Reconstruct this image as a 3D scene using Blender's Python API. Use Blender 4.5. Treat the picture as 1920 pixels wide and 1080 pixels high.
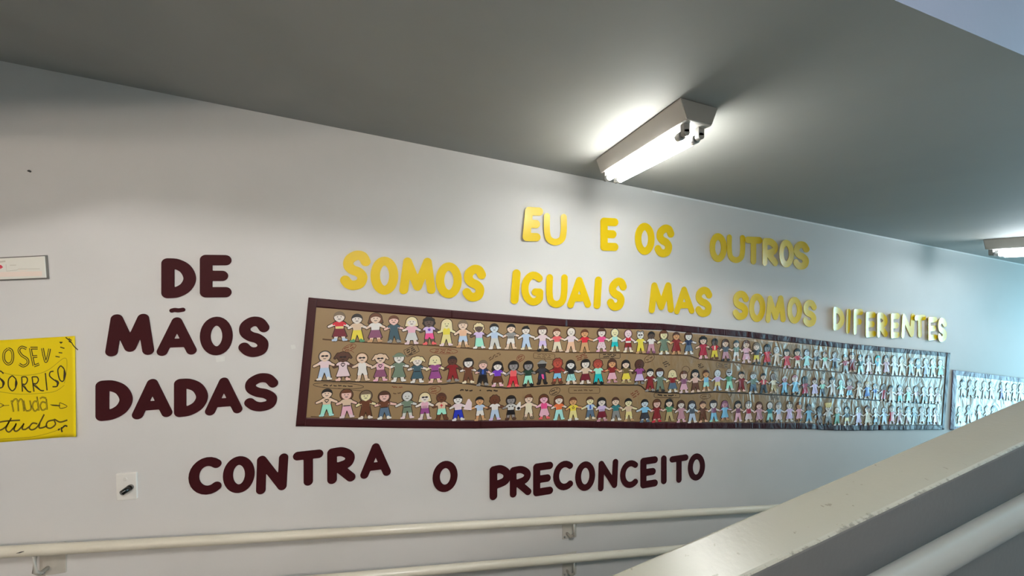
import bpy, bmesh, math, random
import numpy as np
from mathutils import Vector, Matrix

for o in list(bpy.data.objects):
    bpy.data.objects.remove(o, do_unlink=True)
SC = bpy.context.scene
COL = SC.collection
R = random.Random(7)

# ------------------------------------------------------------------ camera
F, PSI, D, ZC = 640.0, math.radians(13.5), 1.8, 2.15     # focal (px of 1920), yaw to wall normal, distance to wall, eye height
CX, CY = 960.0, 525.0
SN, CS = math.sin(PSI), math.cos(PSI)
cam_d = bpy.data.cameras.new('camera')
cam_d.sensor_width = 36.0
cam_d.lens = F * 36.0 / 1920.0
cam_d.shift_y = -15.0 / 1920.0
cam_d.clip_start = 0.02
cam = bpy.data.objects.new('camera', cam_d)
COL.objects.link(cam)
cam.location = (0, -D, ZC)
cam.rotation_euler = (math.pi / 2, 0, -PSI)
SC.camera = cam

# ------------------------------------------------------------------ world, view, exposure
SKY = 16.5
W_ = bpy.data.worlds.new('sky')
SC.world = W_
W_.use_nodes = True
bg = W_.node_tree.nodes['Background']
bg.inputs['Color'].default_value = (0.40, 0.80, 1.0, 1)
bg.inputs['Strength'].default_value = SKY
vs = SC.view_settings
vs.view_transform = 'Standard'
vs.look = 'None'
vs.gamma = 1.0
vs.exposure = 0.0
vs.use_curve_mapping = False
SC.display_settings.display_device = 'sRGB'
SC.cycles.max_bounces = 8
SC.cycles.diffuse_bounces = 5
SC.cycles.sample_clamp_indirect = 6.0
SC.cycles.caustics_reflective = False
SC.cycles.caustics_refractive = False
TUBE_A, TUBE_B, TUBE_C, TUBE_D = 70.0, 64.0, 128.0, 660.0

XR = 6.6                                                   # the window wall at the low end of the ramp
WINS = [(-1.22, -0.12, ZC - 2.4, ZC - 0.06), (-2.9, -1.34, ZC + 0.0, ZC + 2.25)]     # y0, y1, z0, z1 of its two openings
for y0, y1, z0, z1 in WINS:
    pl = bpy.data.lights.new('window_portal', 'AREA')
    pl.shape = 'RECTANGLE'
    pl.size, pl.size_y = z1 - z0, y1 - y0
    pl.cycles.is_portal = True
    po = bpy.data.objects.new('window_portal', pl)
    COL.objects.link(po)
    po.location = (XR + 0.02, (y0 + y1) / 2, (z0 + z1) / 2)
    po.rotation_euler = (0, math.pi / 2, 0)


# ------------------------------------------------------------------ helpers
def ray(px, py):
    X, Y = (px - CX) / F, (py - CY) / F
    return SN + X * CS, CS - X * SN, -Y                    # along the wall, towards the wall, up


def W(px, py, off=0.0):
    """the point of the wall (or of a plane off metres before it) seen at a pixel of the photograph"""
    u, n, z = ray(px, py)
    t = (D - off) / n
    return u * t, ZC + z * t


def lin(c):
    c = c / 255.0
    return c / 12.92 if c <= 0.04045 else ((c + 0.055) / 1.055) ** 2.4


def rgb(h, k=1.0):
    h = h.lstrip('#')
    c = [lin(int(h[i:i + 2], 16)) for i in (0, 2, 4)]
    k = min(k, 0.84 / max(c))
    return tuple(v * k for v in c) + (1.0,)


MATS = {}


def mat(key, color, rough=0.5, spec=0.5, metal=0.0, coat=0.0, coat_rough=0.2, emit=None, build=None):
    if key in MATS:
        return MATS[key]
    m = bpy.data.materials.new(key)
    m.use_nodes = True
    b = m.node_tree.nodes['Principled BSDF']
    b.inputs['Base Color'].default_value = color
    b.inputs['Roughness'].default_value = rough
    b.inputs['Specular IOR Level'].default_value = spec
    b.inputs['Metallic'].default_value = metal
    b.inputs['Coat Weight'].default_value = coat
    b.inputs['Coat Roughness'].default_value = coat_rough
    if emit:
        b.inputs['Emission Color'].default_value = emit[0]
        b.inputs['Emission Strength'].default_value = emit[1]
    if build:
        build(m.node_tree, b)
    MATS[key] = m
    return m


def node(nt, typ, **kw):
    n = nt.nodes.new(typ)
    for k, v in kw.items():
        if k in n.inputs:
            n.inputs[k].default_value = v
        else:
            setattr(n, k, v)
    return n


def plaster(base, dark, scale, bump, dist=0.002, spots=0.0):
    """painted plaster: faint mottling, fine orange-peel bump"""
    def f(nt, b):
        L = nt.links.new
        g = node(nt, 'ShaderNodeNewGeometry')
        n1 = node(nt, 'ShaderNodeTexNoise', Scale=1.7, Detail=5.0)
        L(g.outputs['Position'], n1.inputs['Vector'])
        mx = node(nt, 'ShaderNodeMix', data_type='RGBA')
        mx.inputs['A'].default_value = base
        mx.inputs['B'].default_value = dark
        r = node(nt, 'ShaderNodeMapRange')
        r.inputs['From Min'].default_value = 0.45
        r.inputs['From Max'].default_value = 0.75
        L(n1.outputs['Fac'], r.inputs['Value'])
        L(r.outputs['Result'], mx.inputs['Factor'])
        out = mx.outputs['Result']
        if spots:
            n3 = node(nt, 'ShaderNodeTexNoise', Scale=55.0, Detail=3.0)
            L(g.outputs['Position'], n3.inputs['Vector'])
            r3 = node(nt, 'ShaderNodeMapRange')
            r3.inputs['From Min'].default_value = 0.69
            r3.inputs['From Max'].default_value = 0.74
            r3.inputs['To Max'].default_value = spots
            L(n3.outputs['Fac'], r3.inputs['Value'])
            m3 = node(nt, 'ShaderNodeMix', data_type='RGBA')
            L(r3.outputs['Result'], m3.inputs['Factor'])
            L(out, m3.inputs['A'])
            m3.inputs['B'].default_value = (0.12, 0.1, 0.08, 1)
            out = m3.outputs['Result']
        L(out, b.inputs['Base Color'])
        n2 = node(nt, 'ShaderNodeTexNoise', Scale=scale, Detail=4.0)
        L(g.outputs['Position'], n2.inputs['Vector'])
        bp = node(nt, 'ShaderNodeBump', Strength=bump, Distance=dist)
        L(n2.outputs['Fac'], bp.inputs['Height'])
        L(bp.outputs['Normal'], b.inputs['Normal'])
    return f


def worn_edges(base):
    """chipped and dirty paint along the two long top edges of the parapet"""
    def f(nt, b):
        base(nt, b)
        L = nt.links.new
        src = b.inputs['Base Color'].links[0].from_socket
        g = node(nt, 'ShaderNodeNewGeometry')
        sx = node(nt, 'ShaderNodeSeparateXYZ')
        L(g.outputs['Position'], sx.inputs['Vector'])
        d = node(nt, 'ShaderNodeMath', operation='ADD')
        d.inputs[1].default_value = 1.2875
        L(sx.outputs['Y'], d.inputs[0])
        a = node(nt, 'ShaderNodeMath', operation='ABSOLUTE')
        L(d.outputs['Value'], a.inputs[0])
        r = node(nt, 'ShaderNodeMapRange')
        r.inputs['From Min'].default_value = 0.031
        r.inputs['From Max'].default_value = 0.0475
        r.inputs['To Min'].default_value = -0.25
        r.inputs['To Max'].default_value = 0.16
        L(a.outputs['Value'], r.inputs['Value'])
        n = node(nt, 'ShaderNodeTexNoise', Scale=70.0, Detail=6.0, Roughness=0.7)
        L(g.outputs['Position'], n.inputs['Vector'])
        n2 = node(nt, 'ShaderNodeTexNoise', Scale=7.0, Detail=2.0)
        L(g.outputs['Position'], n2.inputs['Vector'])
        ad = node(nt, 'ShaderNodeMath', operation='ADD')
        L(n.outputs['Fac'], ad.inputs[0])
        L(r.outputs['Result'], ad.inputs[1])
        ad2 = node(nt, 'ShaderNodeMath', operation='MULTIPLY_ADD')
        L(n2.outputs['Fac'], ad2.inputs[0])
        ad2.inputs[1].default_value = 0.35
        L(ad.outputs['Value'], ad2.inputs[2])
        t = node(nt, 'ShaderNodeMapRange')
        t.inputs['From Min'].default_value = 0.80
        t.inputs['From Max'].default_value = 0.90
        t.inputs['To Max'].default_value = 0.6
        L(ad2.outputs['Value'], t.inputs['Value'])
        m = node(nt, 'ShaderNodeMix', data_type='RGBA')
        L(t.outputs['Result'], m.inputs['Factor'])
        L(src, m.inputs['A'])
        m.inputs['B'].default_value = (0.07, 0.06, 0.05, 1)
        L(m.outputs['Result'], b.inputs['Base Color'])
    return f


def crumple(strength):
    """paper under a clear film: upright creases, stronger towards the far end of the mural"""
    def f(nt, b):
        L = nt.links.new
        g = node(nt, 'ShaderNodeNewGeometry')
        sx = node(nt, 'ShaderNodeSeparateXYZ')
        L(g.outputs['Position'], sx.inputs['Vector'])
        mp = node(nt, 'ShaderNodeMapping')
        mp.inputs['Scale'].default_value = (12.0, 1.0, 6.5)
        L(g.outputs['Position'], mp.inputs['Vector'])
        n1 = node(nt, 'ShaderNodeTexNoise', Scale=1.0, Detail=2.5, Distortion=1.6)
        L(mp.outputs['Vector'], n1.inputs['Vector'])
        mp2 = node(nt, 'ShaderNodeMapping')
        mp2.inputs['Scale'].default_value = (22.0, 1.0, 14.0)
        L(g.outputs['Position'], mp2.inputs['Vector'])
        v = node(nt, 'ShaderNodeTexVoronoi', Scale=1.0, feature='SMOOTH_F1')
        L(mp2.outputs['Vector'], v.inputs['Vector'])
        ad = node(nt, 'ShaderNodeMath', operation='MULTIPLY_ADD')
        L(v.outputs['Distance'], ad.inputs[0])
        ad.inputs[1].default_value = 0.35
        L(n1.outputs['Fac'], ad.inputs[2])
        r = node(nt, 'ShaderNodeMapRange')
        r.inputs['From Min'].default_value = -0.2
        r.inputs['From Max'].default_value = 2.1
        r.inputs['To Min'].default_value = 0.05
        r.inputs['To Max'].default_value = 1.0
        L(sx.outputs['X'], r.inputs['Value'])
        mu = node(nt, 'ShaderNodeMath', operation='MULTIPLY')
        L(ad.outputs['Value'], mu.inputs[0])
        L(r.outputs['Result'], mu.inputs[1])
        bp = node(nt, 'ShaderNodeBump', Strength=strength, Distance=0.014)
        L(mu.outputs['Value'], bp.inputs['Height'])
        L(bp.outputs['Normal'], b.inputs['Normal'])
        L(bp.outputs['Normal'], b.inputs['Coat Normal'])
    return f


def kraft(nt, b):
    crumple(0.75)(nt, b)
    L = nt.links.new
    g = node(nt, 'ShaderNodeNewGeometry')
    n = node(nt, 'ShaderNodeTexNoise', Scale=6.0, Detail=6.0)
    L(g.outputs['Position'], n.inputs['Vector'])
    mx = node(nt, 'ShaderNodeMix', data_type='RGBA')
    mx.inputs['A'].default_value = rgb('88704f', 1.15)
    mx.inputs['B'].default_value = rgb('957b5a', 1.15)
    L(n.outputs['Fac'], mx.inputs['Factor'])
    L(mx.outputs['Result'], b.inputs['Base Color'])


FILM = dict(rough=0.45, spec=0.4, coat=0.62, coat_rough=0.38)


def mesh_obj(name, verts, faces, m, parent=None, smooth=False):
    me = bpy.data.meshes.new(name)
    me.from_pydata([tuple(v) for v in verts], [], faces)
    me.validate()
    if smooth:
        me.polygons.foreach_set('use_smooth', [True] * len(me.polygons))
    me.materials.append(m)
    o = bpy.data.objects.new(name, me)
    COL.objects.link(o)
    if parent:
        o.parent = parent
        o.matrix_parent_inverse = Matrix.Translation(-parent.location)
    return o


def empty(name, loc):
    o = bpy.data.objects.new(name, None)
    o.empty_display_size = 0.05
    COL.objects.link(o)
    o.location = loc
    return o


def tag(o, label=None, cat=None, group=None, kind=None):
    if label:
        o['label'] = label
    if cat:
        o['category'] = cat
    if group:
        o['group'] = group
    if kind:
        o['kind'] = kind
    return o


class MB:
    """collects boxes, prisms, tubes; build() links them as ONE mesh object"""
    def __init__(self):
        self.v, self.f = [], []

    def add(self, vs_, fs):
        k = len(self.v)
        self.v += [tuple(p) for p in vs_]
        self.f += [tuple(i + k for i in f) for f in fs]
        return self

    def box(self, x0, x1, y0, y1, z0, z1):
        p = [(x0, y0, z0), (x1, y0, z0), (x1, y1, z0), (x0, y1, z0), (x0, y0, z1), (x1, y0, z1), (x1, y1, z1), (x0, y1, z1)]
        return self.add(p, [(0, 3, 2, 1), (4, 5, 6, 7), (0, 1, 5, 4), (1, 2, 6, 5), (2, 3, 7, 6), (3, 0, 4, 7)])

    def prism(self, poly, a, b):
        """poly: 3-D points of one end, extruded by the vector from a to b"""
        dv = Vector(b) - Vector(a)
        n = len(poly)
        p = [Vector(q) for q in poly] + [Vector(q) + dv for q in poly]
        return self.add(p, [tuple(range(n - 1, -1, -1)), tuple(range(n, 2 * n))] + [(i, (i + 1) % n, n + (i + 1) % n, n + i) for i in range(n)])

    def tube(self, pts, r, seg=20, caps=True):
        pts = [Vector(p) for p in pts]
        rs = r if isinstance(r, (list, tuple)) else [r] * len(pts)
        rings = []
        for i, p in enumerate(pts):
            d = (pts[min(i + 1, len(pts) - 1)] - pts[max(i - 1, 0)]).normalized()
            a = d.cross(Vector((0, 0, 1)))
            if a.length < 1e-3:
                a = d.cross(Vector((1, 0, 0)))
            a.normalize()
            c = d.cross(a)
            rings.append([p + (a * math.cos(2 * math.pi * k / seg) + c * math.sin(2 * math.pi * k / seg)) * rs[i] for k in range(seg)])
        v = [q for g in rings for q in g]
        f = []
        for i in range(len(pts) - 1):
            for k in range(seg):
                k2 = (k + 1) % seg
                f.append((i * seg + k, i * seg + k2, (i + 1) * seg + k2, (i + 1) * seg + k))
        if caps:
            f.append(tuple(range(seg - 1, -1, -1)))
            f.append(tuple((len(pts) - 1) * seg + k for k in range(seg)))
        return self.add(v, f)

    def build(self, name, m, parent=None, bevel=0.0, smooth=False):
        o = mesh_obj(name, self.v, self.f, m, parent)
        bm = bmesh.new()
        bm.from_mesh(o.data)
        bmesh.ops.recalc_face_normals(bm, faces=bm.faces)
        if bevel:
            bmesh.ops.bevel(bm, geom=[e for e in bm.edges if len(e.link_faces) == 2 and e.calc_face_angle(0) > 0.5], offset=bevel, segments=3, profile=0.5, affect='EDGES')
        if smooth:
            for fc in bm.faces:
                fc.smooth = len(fc.verts) <= 4
        bm.to_mesh(o.data)
        bm.free()
        return o


# ---- 2-D shapes as distance fields, turned into flat solids
def d_seg(X, Y, a, b, r1, r2=None):
    r2 = r1 if r2 is None else r2
    dx, dy = b[0] - a[0], b[1] - a[1]
    q = dx * dx + dy * dy + 1e-12
    t = np.clip(((X - a[0]) * dx + (Y - a[1]) * dy) / q, 0, 1)
    return np.hypot(X - a[0] - t * dx, Y - a[1] - t * dy) - (r1 + (r2 - r1) * t)


def d_line(X, Y, pts, r):
    d = np.full(X.shape, 9e9)
    for a, b in zip(pts[:-1], pts[1:]):
        d = np.minimum(d, d_seg(X, Y, a, b, r))
    return d


def d_ell(X, Y, c, rx, ry):
    k = np.hypot((X - c[0]) / rx, (Y - c[1]) / ry)
    return (k - 1) * min(rx, ry)


def d_poly(X, Y, P):
    d = np.full(X.shape, 9e9)
    ins = np.zeros(X.shape, bool)
    n = len(P)
    for i in range(n):
        a, b = P[i], P[(i + 1) % n]
        d = np.minimum(d, d_seg(X, Y, a, b, 0.0))
        if a[1] != b[1]:
            c = ((a[1] > Y) != (b[1] > Y)) & (X < (b[0] - a[0]) * (Y - a[1]) / (b[1] - a[1]) + a[0])
            ins ^= c
    return np.where(ins, -d, d)


def contour_fill(d, xs, ys):
    """fills the region d<0 of a grid with faces; returns 2-D verts, faces, boundary edges"""
    ny, nx = d.shape
    vid, V, Fc = {}, [], []
    ed = {}

    def corner(i, j):
        k = ('c', i, j)
        if k not in vid:
            vid[k] = len(V)
            V.append((xs[i], ys[j]))
        return vid[k]

    def cross(i0, j0, i1, j1):
        if (i1, j1) < (i0, j0):
            i0, j0, i1, j1 = i1, j1, i0, j0
        k = (i0, j0, i1, j1)
        if k not in vid:
            a, b = d[j0, i0], d[j1, i1]
            t = min(0.98, max(0.02, a / (a - b)))
            vid[k] = len(V)
            V.append((xs[i0] + (xs[i1] - xs[i0]) * t, ys[j0] + (ys[j1] - ys[j0]) * t))
        return vid[k]
    s = d < 0
    cnt = s[:-1, :-1].astype(int) + s[1:, :-1] + s[:-1, 1:] + s[1:, 1:]
    for j, i in zip(*np.nonzero(cnt)):
        cs = [(i, j), (i + 1, j), (i + 1, j + 1), (i, j + 1)]
        p = []
        for k in range(4):
            a, b = cs[k], cs[(k + 1) % 4]
            ia, ib = s[a[1], a[0]], s[b[1], b[0]]
            if ia:
                p.append(corner(*a))
            if ia != ib:
                p.append(cross(a[0], a[1], b[0], b[1]))
        if len(p) >= 3:
            Fc.append(tuple(p))
            for k in range(len(p)):
                e = (p[k], p[(k + 1) % len(p)])
                ed[e] = ed.get(e, 0) + 1
    bnd = [e for e in ed if (e[1], e[0]) not in ed]
    return V, Fc, bnd


def grid(x0, x1, y0, y1, step):
    xs = np.arange(x0, x1 + step, step)
    ys = np.arange(y0, y1 + step, step)
    X, Y = np.meshgrid(xs, ys)
    return xs, ys, X, Y


def solid(name, shape, to3d, thick, m, parent=None, smooth=True):
    """shape = (V, F, bnd); to3d(x, y, t) gives the 3-D point t metres above the shape's back"""
    V, Fc, bnd = shape
    n = len(V)
    if n == 0:
        return None
    verts = [to3d(x, y, thick) for x, y in V] + [to3d(x, y, 0.0) for x, y in V]
    faces = list(Fc) + [tuple(n + i for i in reversed(f)) for f in Fc] + [(b, a, n + a, n + b) for a, b in bnd]
    o = mesh_obj(name, verts, faces, m, parent)
    if smooth:
        me = o.data
        k = len(Fc)
        fl = [True] * k + [False] * (len(me.polygons) - k)
        me.polygons.foreach_set('use_smooth', fl)
        # keep the rim crisp
        es = {tuple(sorted(e)) for e in bnd}
        for e in me.edges:
            if tuple(sorted(e.vertices)) in es:
                e.use_edge_sharp = True
    return o


def smooth_line(pts, n=8):
    if len(pts) < 3:
        return list(pts)
    P = [pts[0]] + list(pts) + [pts[-1]]
    out = []
    for i in range(1, len(P) - 2):
        p0, p1, p2, p3 = [np.array(q, float) for q in P[i - 1:i + 3]]
        for k in range(n):
            t = k / n
            out.append(tuple(0.5 * (2 * p1 + (p2 - p0) * t + (2 * p0 - 5 * p1 + 4 * p2 - p3) * t * t + (3 * p1 - p0 - 3 * p2 + p3) * t ** 3)))
    out.append(tuple(pts[-1]))
    return out


# ------------------------------------------------------------------ the setting
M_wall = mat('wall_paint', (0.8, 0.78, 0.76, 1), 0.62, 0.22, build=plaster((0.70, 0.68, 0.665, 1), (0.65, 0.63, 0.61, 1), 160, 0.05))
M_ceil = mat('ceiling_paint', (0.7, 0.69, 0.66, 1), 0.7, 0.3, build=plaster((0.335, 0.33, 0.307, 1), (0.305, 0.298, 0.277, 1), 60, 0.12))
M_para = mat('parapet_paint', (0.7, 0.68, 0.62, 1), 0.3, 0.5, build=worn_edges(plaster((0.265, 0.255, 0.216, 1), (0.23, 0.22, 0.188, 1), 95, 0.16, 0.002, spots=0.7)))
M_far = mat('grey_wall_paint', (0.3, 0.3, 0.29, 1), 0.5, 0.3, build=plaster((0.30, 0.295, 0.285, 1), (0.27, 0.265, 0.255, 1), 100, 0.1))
M_side = mat('parapet_side_paint', (0.4, 0.4, 0.4, 1), 0.45, 0.4, build=plaster((0.095, 0.093, 0.091, 1), (0.08, 0.078, 0.076, 1), 95, 0.14, 0.002))  # parapet colour darkened on its near side to stand for shade
M_floor = mat('ramp_floor', (0.3, 0.29, 0.28, 1), 0.5, 0.4, build=plaster((0.20, 0.195, 0.185, 1), (0.16, 0.155, 0.145, 1), 40, 0.2))

KC, ZC0 = -0.113, ZC + 0.686              # underside of the flight above: slope along the wall, height at the camera


def zceil(u):
    return ZC0 + KC * max(u, -2.0)


def zup(u):                                # underside of the next flight up, over the camera
    return zceil(-2.0) + 0.19 * max(0.0, u + 2.0)


def zfl(u):                                # ramp beside the wall
    return -0.111 * max(u, -2.0) + 0.02


def zpar(u):                               # top of the parapet
    return ZC - 0.592 + 0.184 * u


def zfl2(u):                               # flight the camera stands on
    return max(zfl(-2.0), ZC - 1.62 + 0.184 * u)


XL, YB, YS = -3.5, -2.95, -1.297


def struct(mb, name, m, bevel=0.0):
    o = mb.build(name, m, None, bevel)
    o['kind'] = 'structure'
    return o


def sheet(us, zf, y0, y1, th):
    """a sloping slab whose face follows zf(u); th > 0 builds it upward"""
    n = len(us)
    poly = [(u, y0, zf(u)) for u in us] + [(u, y0, zf(u) + th) for u in reversed(us)]
    return MB().prism(poly, (0, y0, 0), (0, y1, 0))


wall_mb = MB().box(XL - 0.2, XR + 0.2, 0.0, 0.2, -1.6, 5.2)
struct(wall_mb, 'wall_front', M_wall)
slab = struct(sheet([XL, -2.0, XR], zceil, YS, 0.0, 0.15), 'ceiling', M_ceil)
slab.data.materials.append(mat('slab_edge_paint', (0.2, 0.25, 0.33, 1), 0.5, 0.3, build=plaster((0.165, 0.185, 0.25, 1), (0.15, 0.17, 0.23, 1), 60, 0.1)))  # bluish daylight on the slab edge put into its colour
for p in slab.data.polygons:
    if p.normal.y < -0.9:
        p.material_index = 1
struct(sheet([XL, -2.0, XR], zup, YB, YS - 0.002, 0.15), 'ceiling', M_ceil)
struct(sheet([XL, -2.0, XR], zfl, -1.24, 0.0, -0.15), 'floor', M_floor)
struct(sheet([XL, -2.0, XR], zfl2, YB, -1.24, -0.15), 'floor', M_floor)
struct(MB().box(XL - 0.2, XR + 0.2, YB - 0.2, YB, -1.6, 5.2), 'wall_back', M_far)
struct(MB().box(XL - 0.2, XL, YB, 0, -1.6, 5.2), 'wall_left', M_far)
wr = MB()
ys_ = sorted({YB, 0.0} | {y for w in WINS for y in w[:2]})
for a, b in zip(ys_[:-1], ys_[1:]):
    hit = [w for w in WINS if w[0] <= (a + b) / 2 <= w[1]]
    if not hit:
        wr.box(XR, XR + 0.2, a, b, -1.6, 5.2)
    else:
        wr.box(XR, XR + 0.2, a, b, -1.6, hit[0][2]).box(XR, XR + 0.2, a, b, hit[0][3], 5.2)
struct(wr, 'wall_right', M_far)
M_alu = mat('window_alu', (0.6, 0.6, 0.6, 1), 0.4, metal=0.8)
for k, (y0, y1, z0, z1) in enumerate(WINS):
    wf = MB()
    for y in (y0 + 0.02, (y0 + y1) / 2, y1 - 0.02):
        wf.box(XR + 0.06, XR + 0.11, y - 0.02, y + 0.02, z0, z1)
    for z in (z0 + 0.02, (z0 + z1) / 2, z1 - 0.02):
        wf.box(XR + 0.065, XR + 0.105, y0, y1, z - 0.02, z + 0.02)
    struct(wf, 'window_%d' % (k + 1), M_alu)
# unseen beam added under the slab edge to shade the upper left wall
struct(MB().prism([(-2.2, YS, zceil(-2.2)), (-2.2, YS, ZC + 0.52), (-1.7, YS, ZC + 0.56), (-0.95, YS, ZC + 0.66), (-0.62, YS, zceil(-0.62))], (0, YS, 0), (0, YS + 0.12, 0)), 'trim_1', M_ceil)
# lighter bead of paint where wall and ceiling meet
M_bead = mat('paint_bead', (0.86, 0.86, 0.86, 1), 0.4, 0.4)
us_ = [1.3, 3.0, XR]
struct(MB().prism([(u, 0.0, zceil(u) - 0.001) for u in us_] + [(u, 0.0, zceil(u) - 0.011) for u in reversed(us_)], (0, 0, 0), (0, -0.0025, 0)), 'trim_2', M_bead)
# parapet between the two flights
pu = [-1.9, -1.0, 0.0, 1.0, 2.0, 3.5, 5.0, XR]
pp = [(u, -1.24, zpar(u)) for u in pu] + [(u, -1.24, zfl(u) - 0.1) for u in reversed(pu)]
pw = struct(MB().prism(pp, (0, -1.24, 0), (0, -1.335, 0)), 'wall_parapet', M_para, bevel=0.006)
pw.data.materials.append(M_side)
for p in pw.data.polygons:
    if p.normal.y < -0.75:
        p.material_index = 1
# parapet of the flight above, on the edge of the slab
up_ = [-2.0, 0.0, 2.0, 4.0, XR]


# ------------------------------------------------------------------ fluorescent fixtures
M_house = mat('fixture_enamel', rgb('b4afa8', 1.1), 0.45, 0.5)
M_hold = mat('lampholder', rgb('8c8a86'), 0.4, 0.5)
M_capm = mat('tube_cap', (0.7, 0.7, 0.7, 1), 0.35, metal=0.9)


def tube_mat(key, col, s):
    return mat(key, (0.9, 0.9, 0.9, 1), 0.3, emit=(col, s))


def fixture(u0, u1, y0, y1, zf, col, strength, key, label):
    """batten lying across the slab: y0 is the end towards the room, y1 the end towards the wall"""
    uc = (u0 + u1) / 2
    zc = zf(uc)
    t = empty('ceiling_light', (uc, (y0 + y1) / 2, zc))
    tag(t, label, 'ceiling light', 'fluorescent ceiling lights')
    s = (zf(u1) - zf(u0)) / (u1 - u0)

    def P(u, y, dz):
        return (u, y, zf(u) - dz)
    wtop, wbot, h = (u1 - u0) / 2, (u1 - u0) * 0.34, 0.066
    pr = [P(uc - wtop, y0, 0.001), P(uc + wtop, y0, 0.001), P(uc + wtop, y0, 0.008), P(uc + wbot, y0, h), P(uc - wbot, y0, h), P(uc - wtop, y0, 0.008)]
    MB().prism(pr, (0, y0, 0), (0, y1, 0)).build('housing', M_house, t, bevel=0.002)
    ep = [P(uc - wtop * 0.97, y0, 0.004), P(uc + wtop * 0.97, y0, 0.004), P(uc + wbot * 0.97, y0, h - 0.003), P(uc - wbot * 0.97, y0, h - 0.003)]
    MB().prism(ep, (0, y0, 0), (0, y0 - 0.003, 0)).build('end_cap', M_hold, t)
    ep2 = [(p[0], y1 + 0.003, p[2]) for p in ep]
    MB().prism(ep2, (0, y1, 0), (0, y1 - 0.003, 0)).build('end_cap', M_hold, t)
    tm = tube_mat(key, col, strength)
    dt = h + 0.031
    a, b = min(y0, y1) + 0.035, max(y0, y1) - 0.02
    for du in (-0.029, 0.029):
        for y in (a - 0.004, b + 0.004):
            m_ = MB()
            m_.box(uc + du - 0.011, uc + du + 0.011, y - 0.009, y + 0.009, zf(uc + du) - dt + 0.004, zf(uc + du) - h + 0.004)
            m_.tube([(uc + du, y - 0.009, zf(uc + du) - dt + 0.002), (uc + du, y + 0.009, zf(uc + du) - dt + 0.002)], 0.0115, 16)
            m_.build('lampholder', M_hold, t)
        z = zf(uc + du) - dt
        tb = MB().tube([(uc + du, a + 0.03, z), (uc + du, b - 0.03, z)], 0.0145, 20).build('tube', tm, t, smooth=True)
        tag(tb, 'glowing white fluorescent tube')
        for q, w in ((a + 0.009, 0.021), (b - 0.03, 0.021)):
            MB().tube([(uc + du, q, z), (uc + du, q + w, z)], 0.0149, 20).build('tube_cap', M_capm, tb, smooth=True)
    return t


WHITE_T = (0.98, 1.0, 0.96, 1)
fixture(0.795, 0.94, -(D - 0.955), -(D - 1.535), zceil, WHITE_T, TUBE_A, 'tube_glow', 'lit twin tube ceiling light in the middle of the ceiling')
fixture(3.64, 3.785, -(D - 0.9), -(D - 1.5), zceil, (0.8, 0.93, 1.0, 1), TUBE_B, 'tube_glow_far', 'lit twin tube ceiling light cut off by right edge of photo')
fixture(0.0, 0.145, -2.9, -2.3, zup, (1.0, 0.97, 0.94, 1), TUBE_D, 'tube_glow_upper', 'lit twin tube ceiling light over the upper flight behind the viewer')  # unseen fixture added to brighten the lower wall
# unseen twin tube battens added behind the viewer to light the wall opposite
WARM_T = (1.0, 0.86, 0.74, 1)
for k, ul in enumerate((-2.4, -0.9)):
    zl = ZC + 0.5
    wl = empty('wall_light', (ul, YB, zl))
    tag(wl, ['lit twin tube light on the back wall nearest the landing', 'lit twin tube light on the back wall behind the viewer'][k], 'wall light', 'wall lights behind the viewer')
    MB().box(ul - 0.32, ul + 0.32, YB, YB + 0.05, zl - 0.075, zl + 0.075).build('housing', M_house, wl, bevel=0.003)
    for dz in (-0.03, 0.03):
        for x in (ul - 0.3, ul + 0.3):
            MB().box(x - 0.008, x + 0.008, YB + 0.05, YB + 0.095, zl + dz - 0.011, zl + dz + 0.011).build('lampholder', M_hold, wl)
        MB().tube([(ul - 0.292, YB + 0.08, zl + dz), (ul + 0.292, YB + 0.08, zl + dz)], 0.0145, 20).build('tube', tube_mat('tube_glow_warm', WARM_T, TUBE_C), wl, smooth=True)

# ------------------------------------------------------------------ handrails
M_rail = mat('rail_paint', rgb('c9c2b2', 1.15), 0.28, 0.5, build=plaster(rgb('c9c2b2', 1.15), rgb('b9b09e', 1.15), 70, 0.06))
M_rail2 = mat('dull_rail_paint', (0.24, 0.235, 0.22, 1), 0.35, 0.4, build=plaster((0.18, 0.177, 0.166, 1), (0.155, 0.15, 0.14, 1), 70, 0.06))  # rail colour darkened to stand for the dimmer light beside the parapet
M_plate = mat('bracket_paint', rgb('b8b2a8', 1.15), 0.4, 0.5)
M_chip = mat('chipped_paint', rgb('3a3430'), 0.7)
RK = -0.111


def rail(name, z0, y, u0, u1, k, brackets, side, label, wall_y, M_rail=M_rail):
    t = empty(name, ((u0 + u1) / 2, y, z0 + k * (u0 + u1) / 2))
    tag(t, label, 'handrail', 'ramp handrails')
    n = 24
    pts = [(u0 + (u1 - u0) * i / n, y, z0 + k * (u0 + (u1 - u0) * i / n)) for i in range(n + 1)]
    MB().tube(pts, 0.0195, 24).build('rail_tube', M_rail, t, smooth=True)
    for ub in brackets:
        zb = z0 + k * ub
        b = MB().box(ub - 0.042, ub + 0.042, min(wall_y, wall_y + side * 0.005), max(wall_y, wall_y + side * 0.005), zb - 0.150, zb - 0.024).build('bracket_plate', M_plate, t, bevel=0.0015)
        yw = wall_y + side * 0.005
        MB().tube([(ub - 0.016, yw, zb - 0.118), (ub - 0.008, yw + (y - yw) * 0.6, zb - 0.112), (ub, y, zb - 0.085), (ub, y, zb - 0.018)], 0.007, 12).build('bracket_arm', M_plate, b, smooth=True)
        for dx, dz in ((0.028, -0.062), (-0.030, -0.138)):
            MB().tube([(ub + dx, yw, zb + dz), (ub + dx, yw + side * 0.004, zb + dz)], [0.006, 0.004], 12).build('screw', M_hold, b)
    return t


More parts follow.
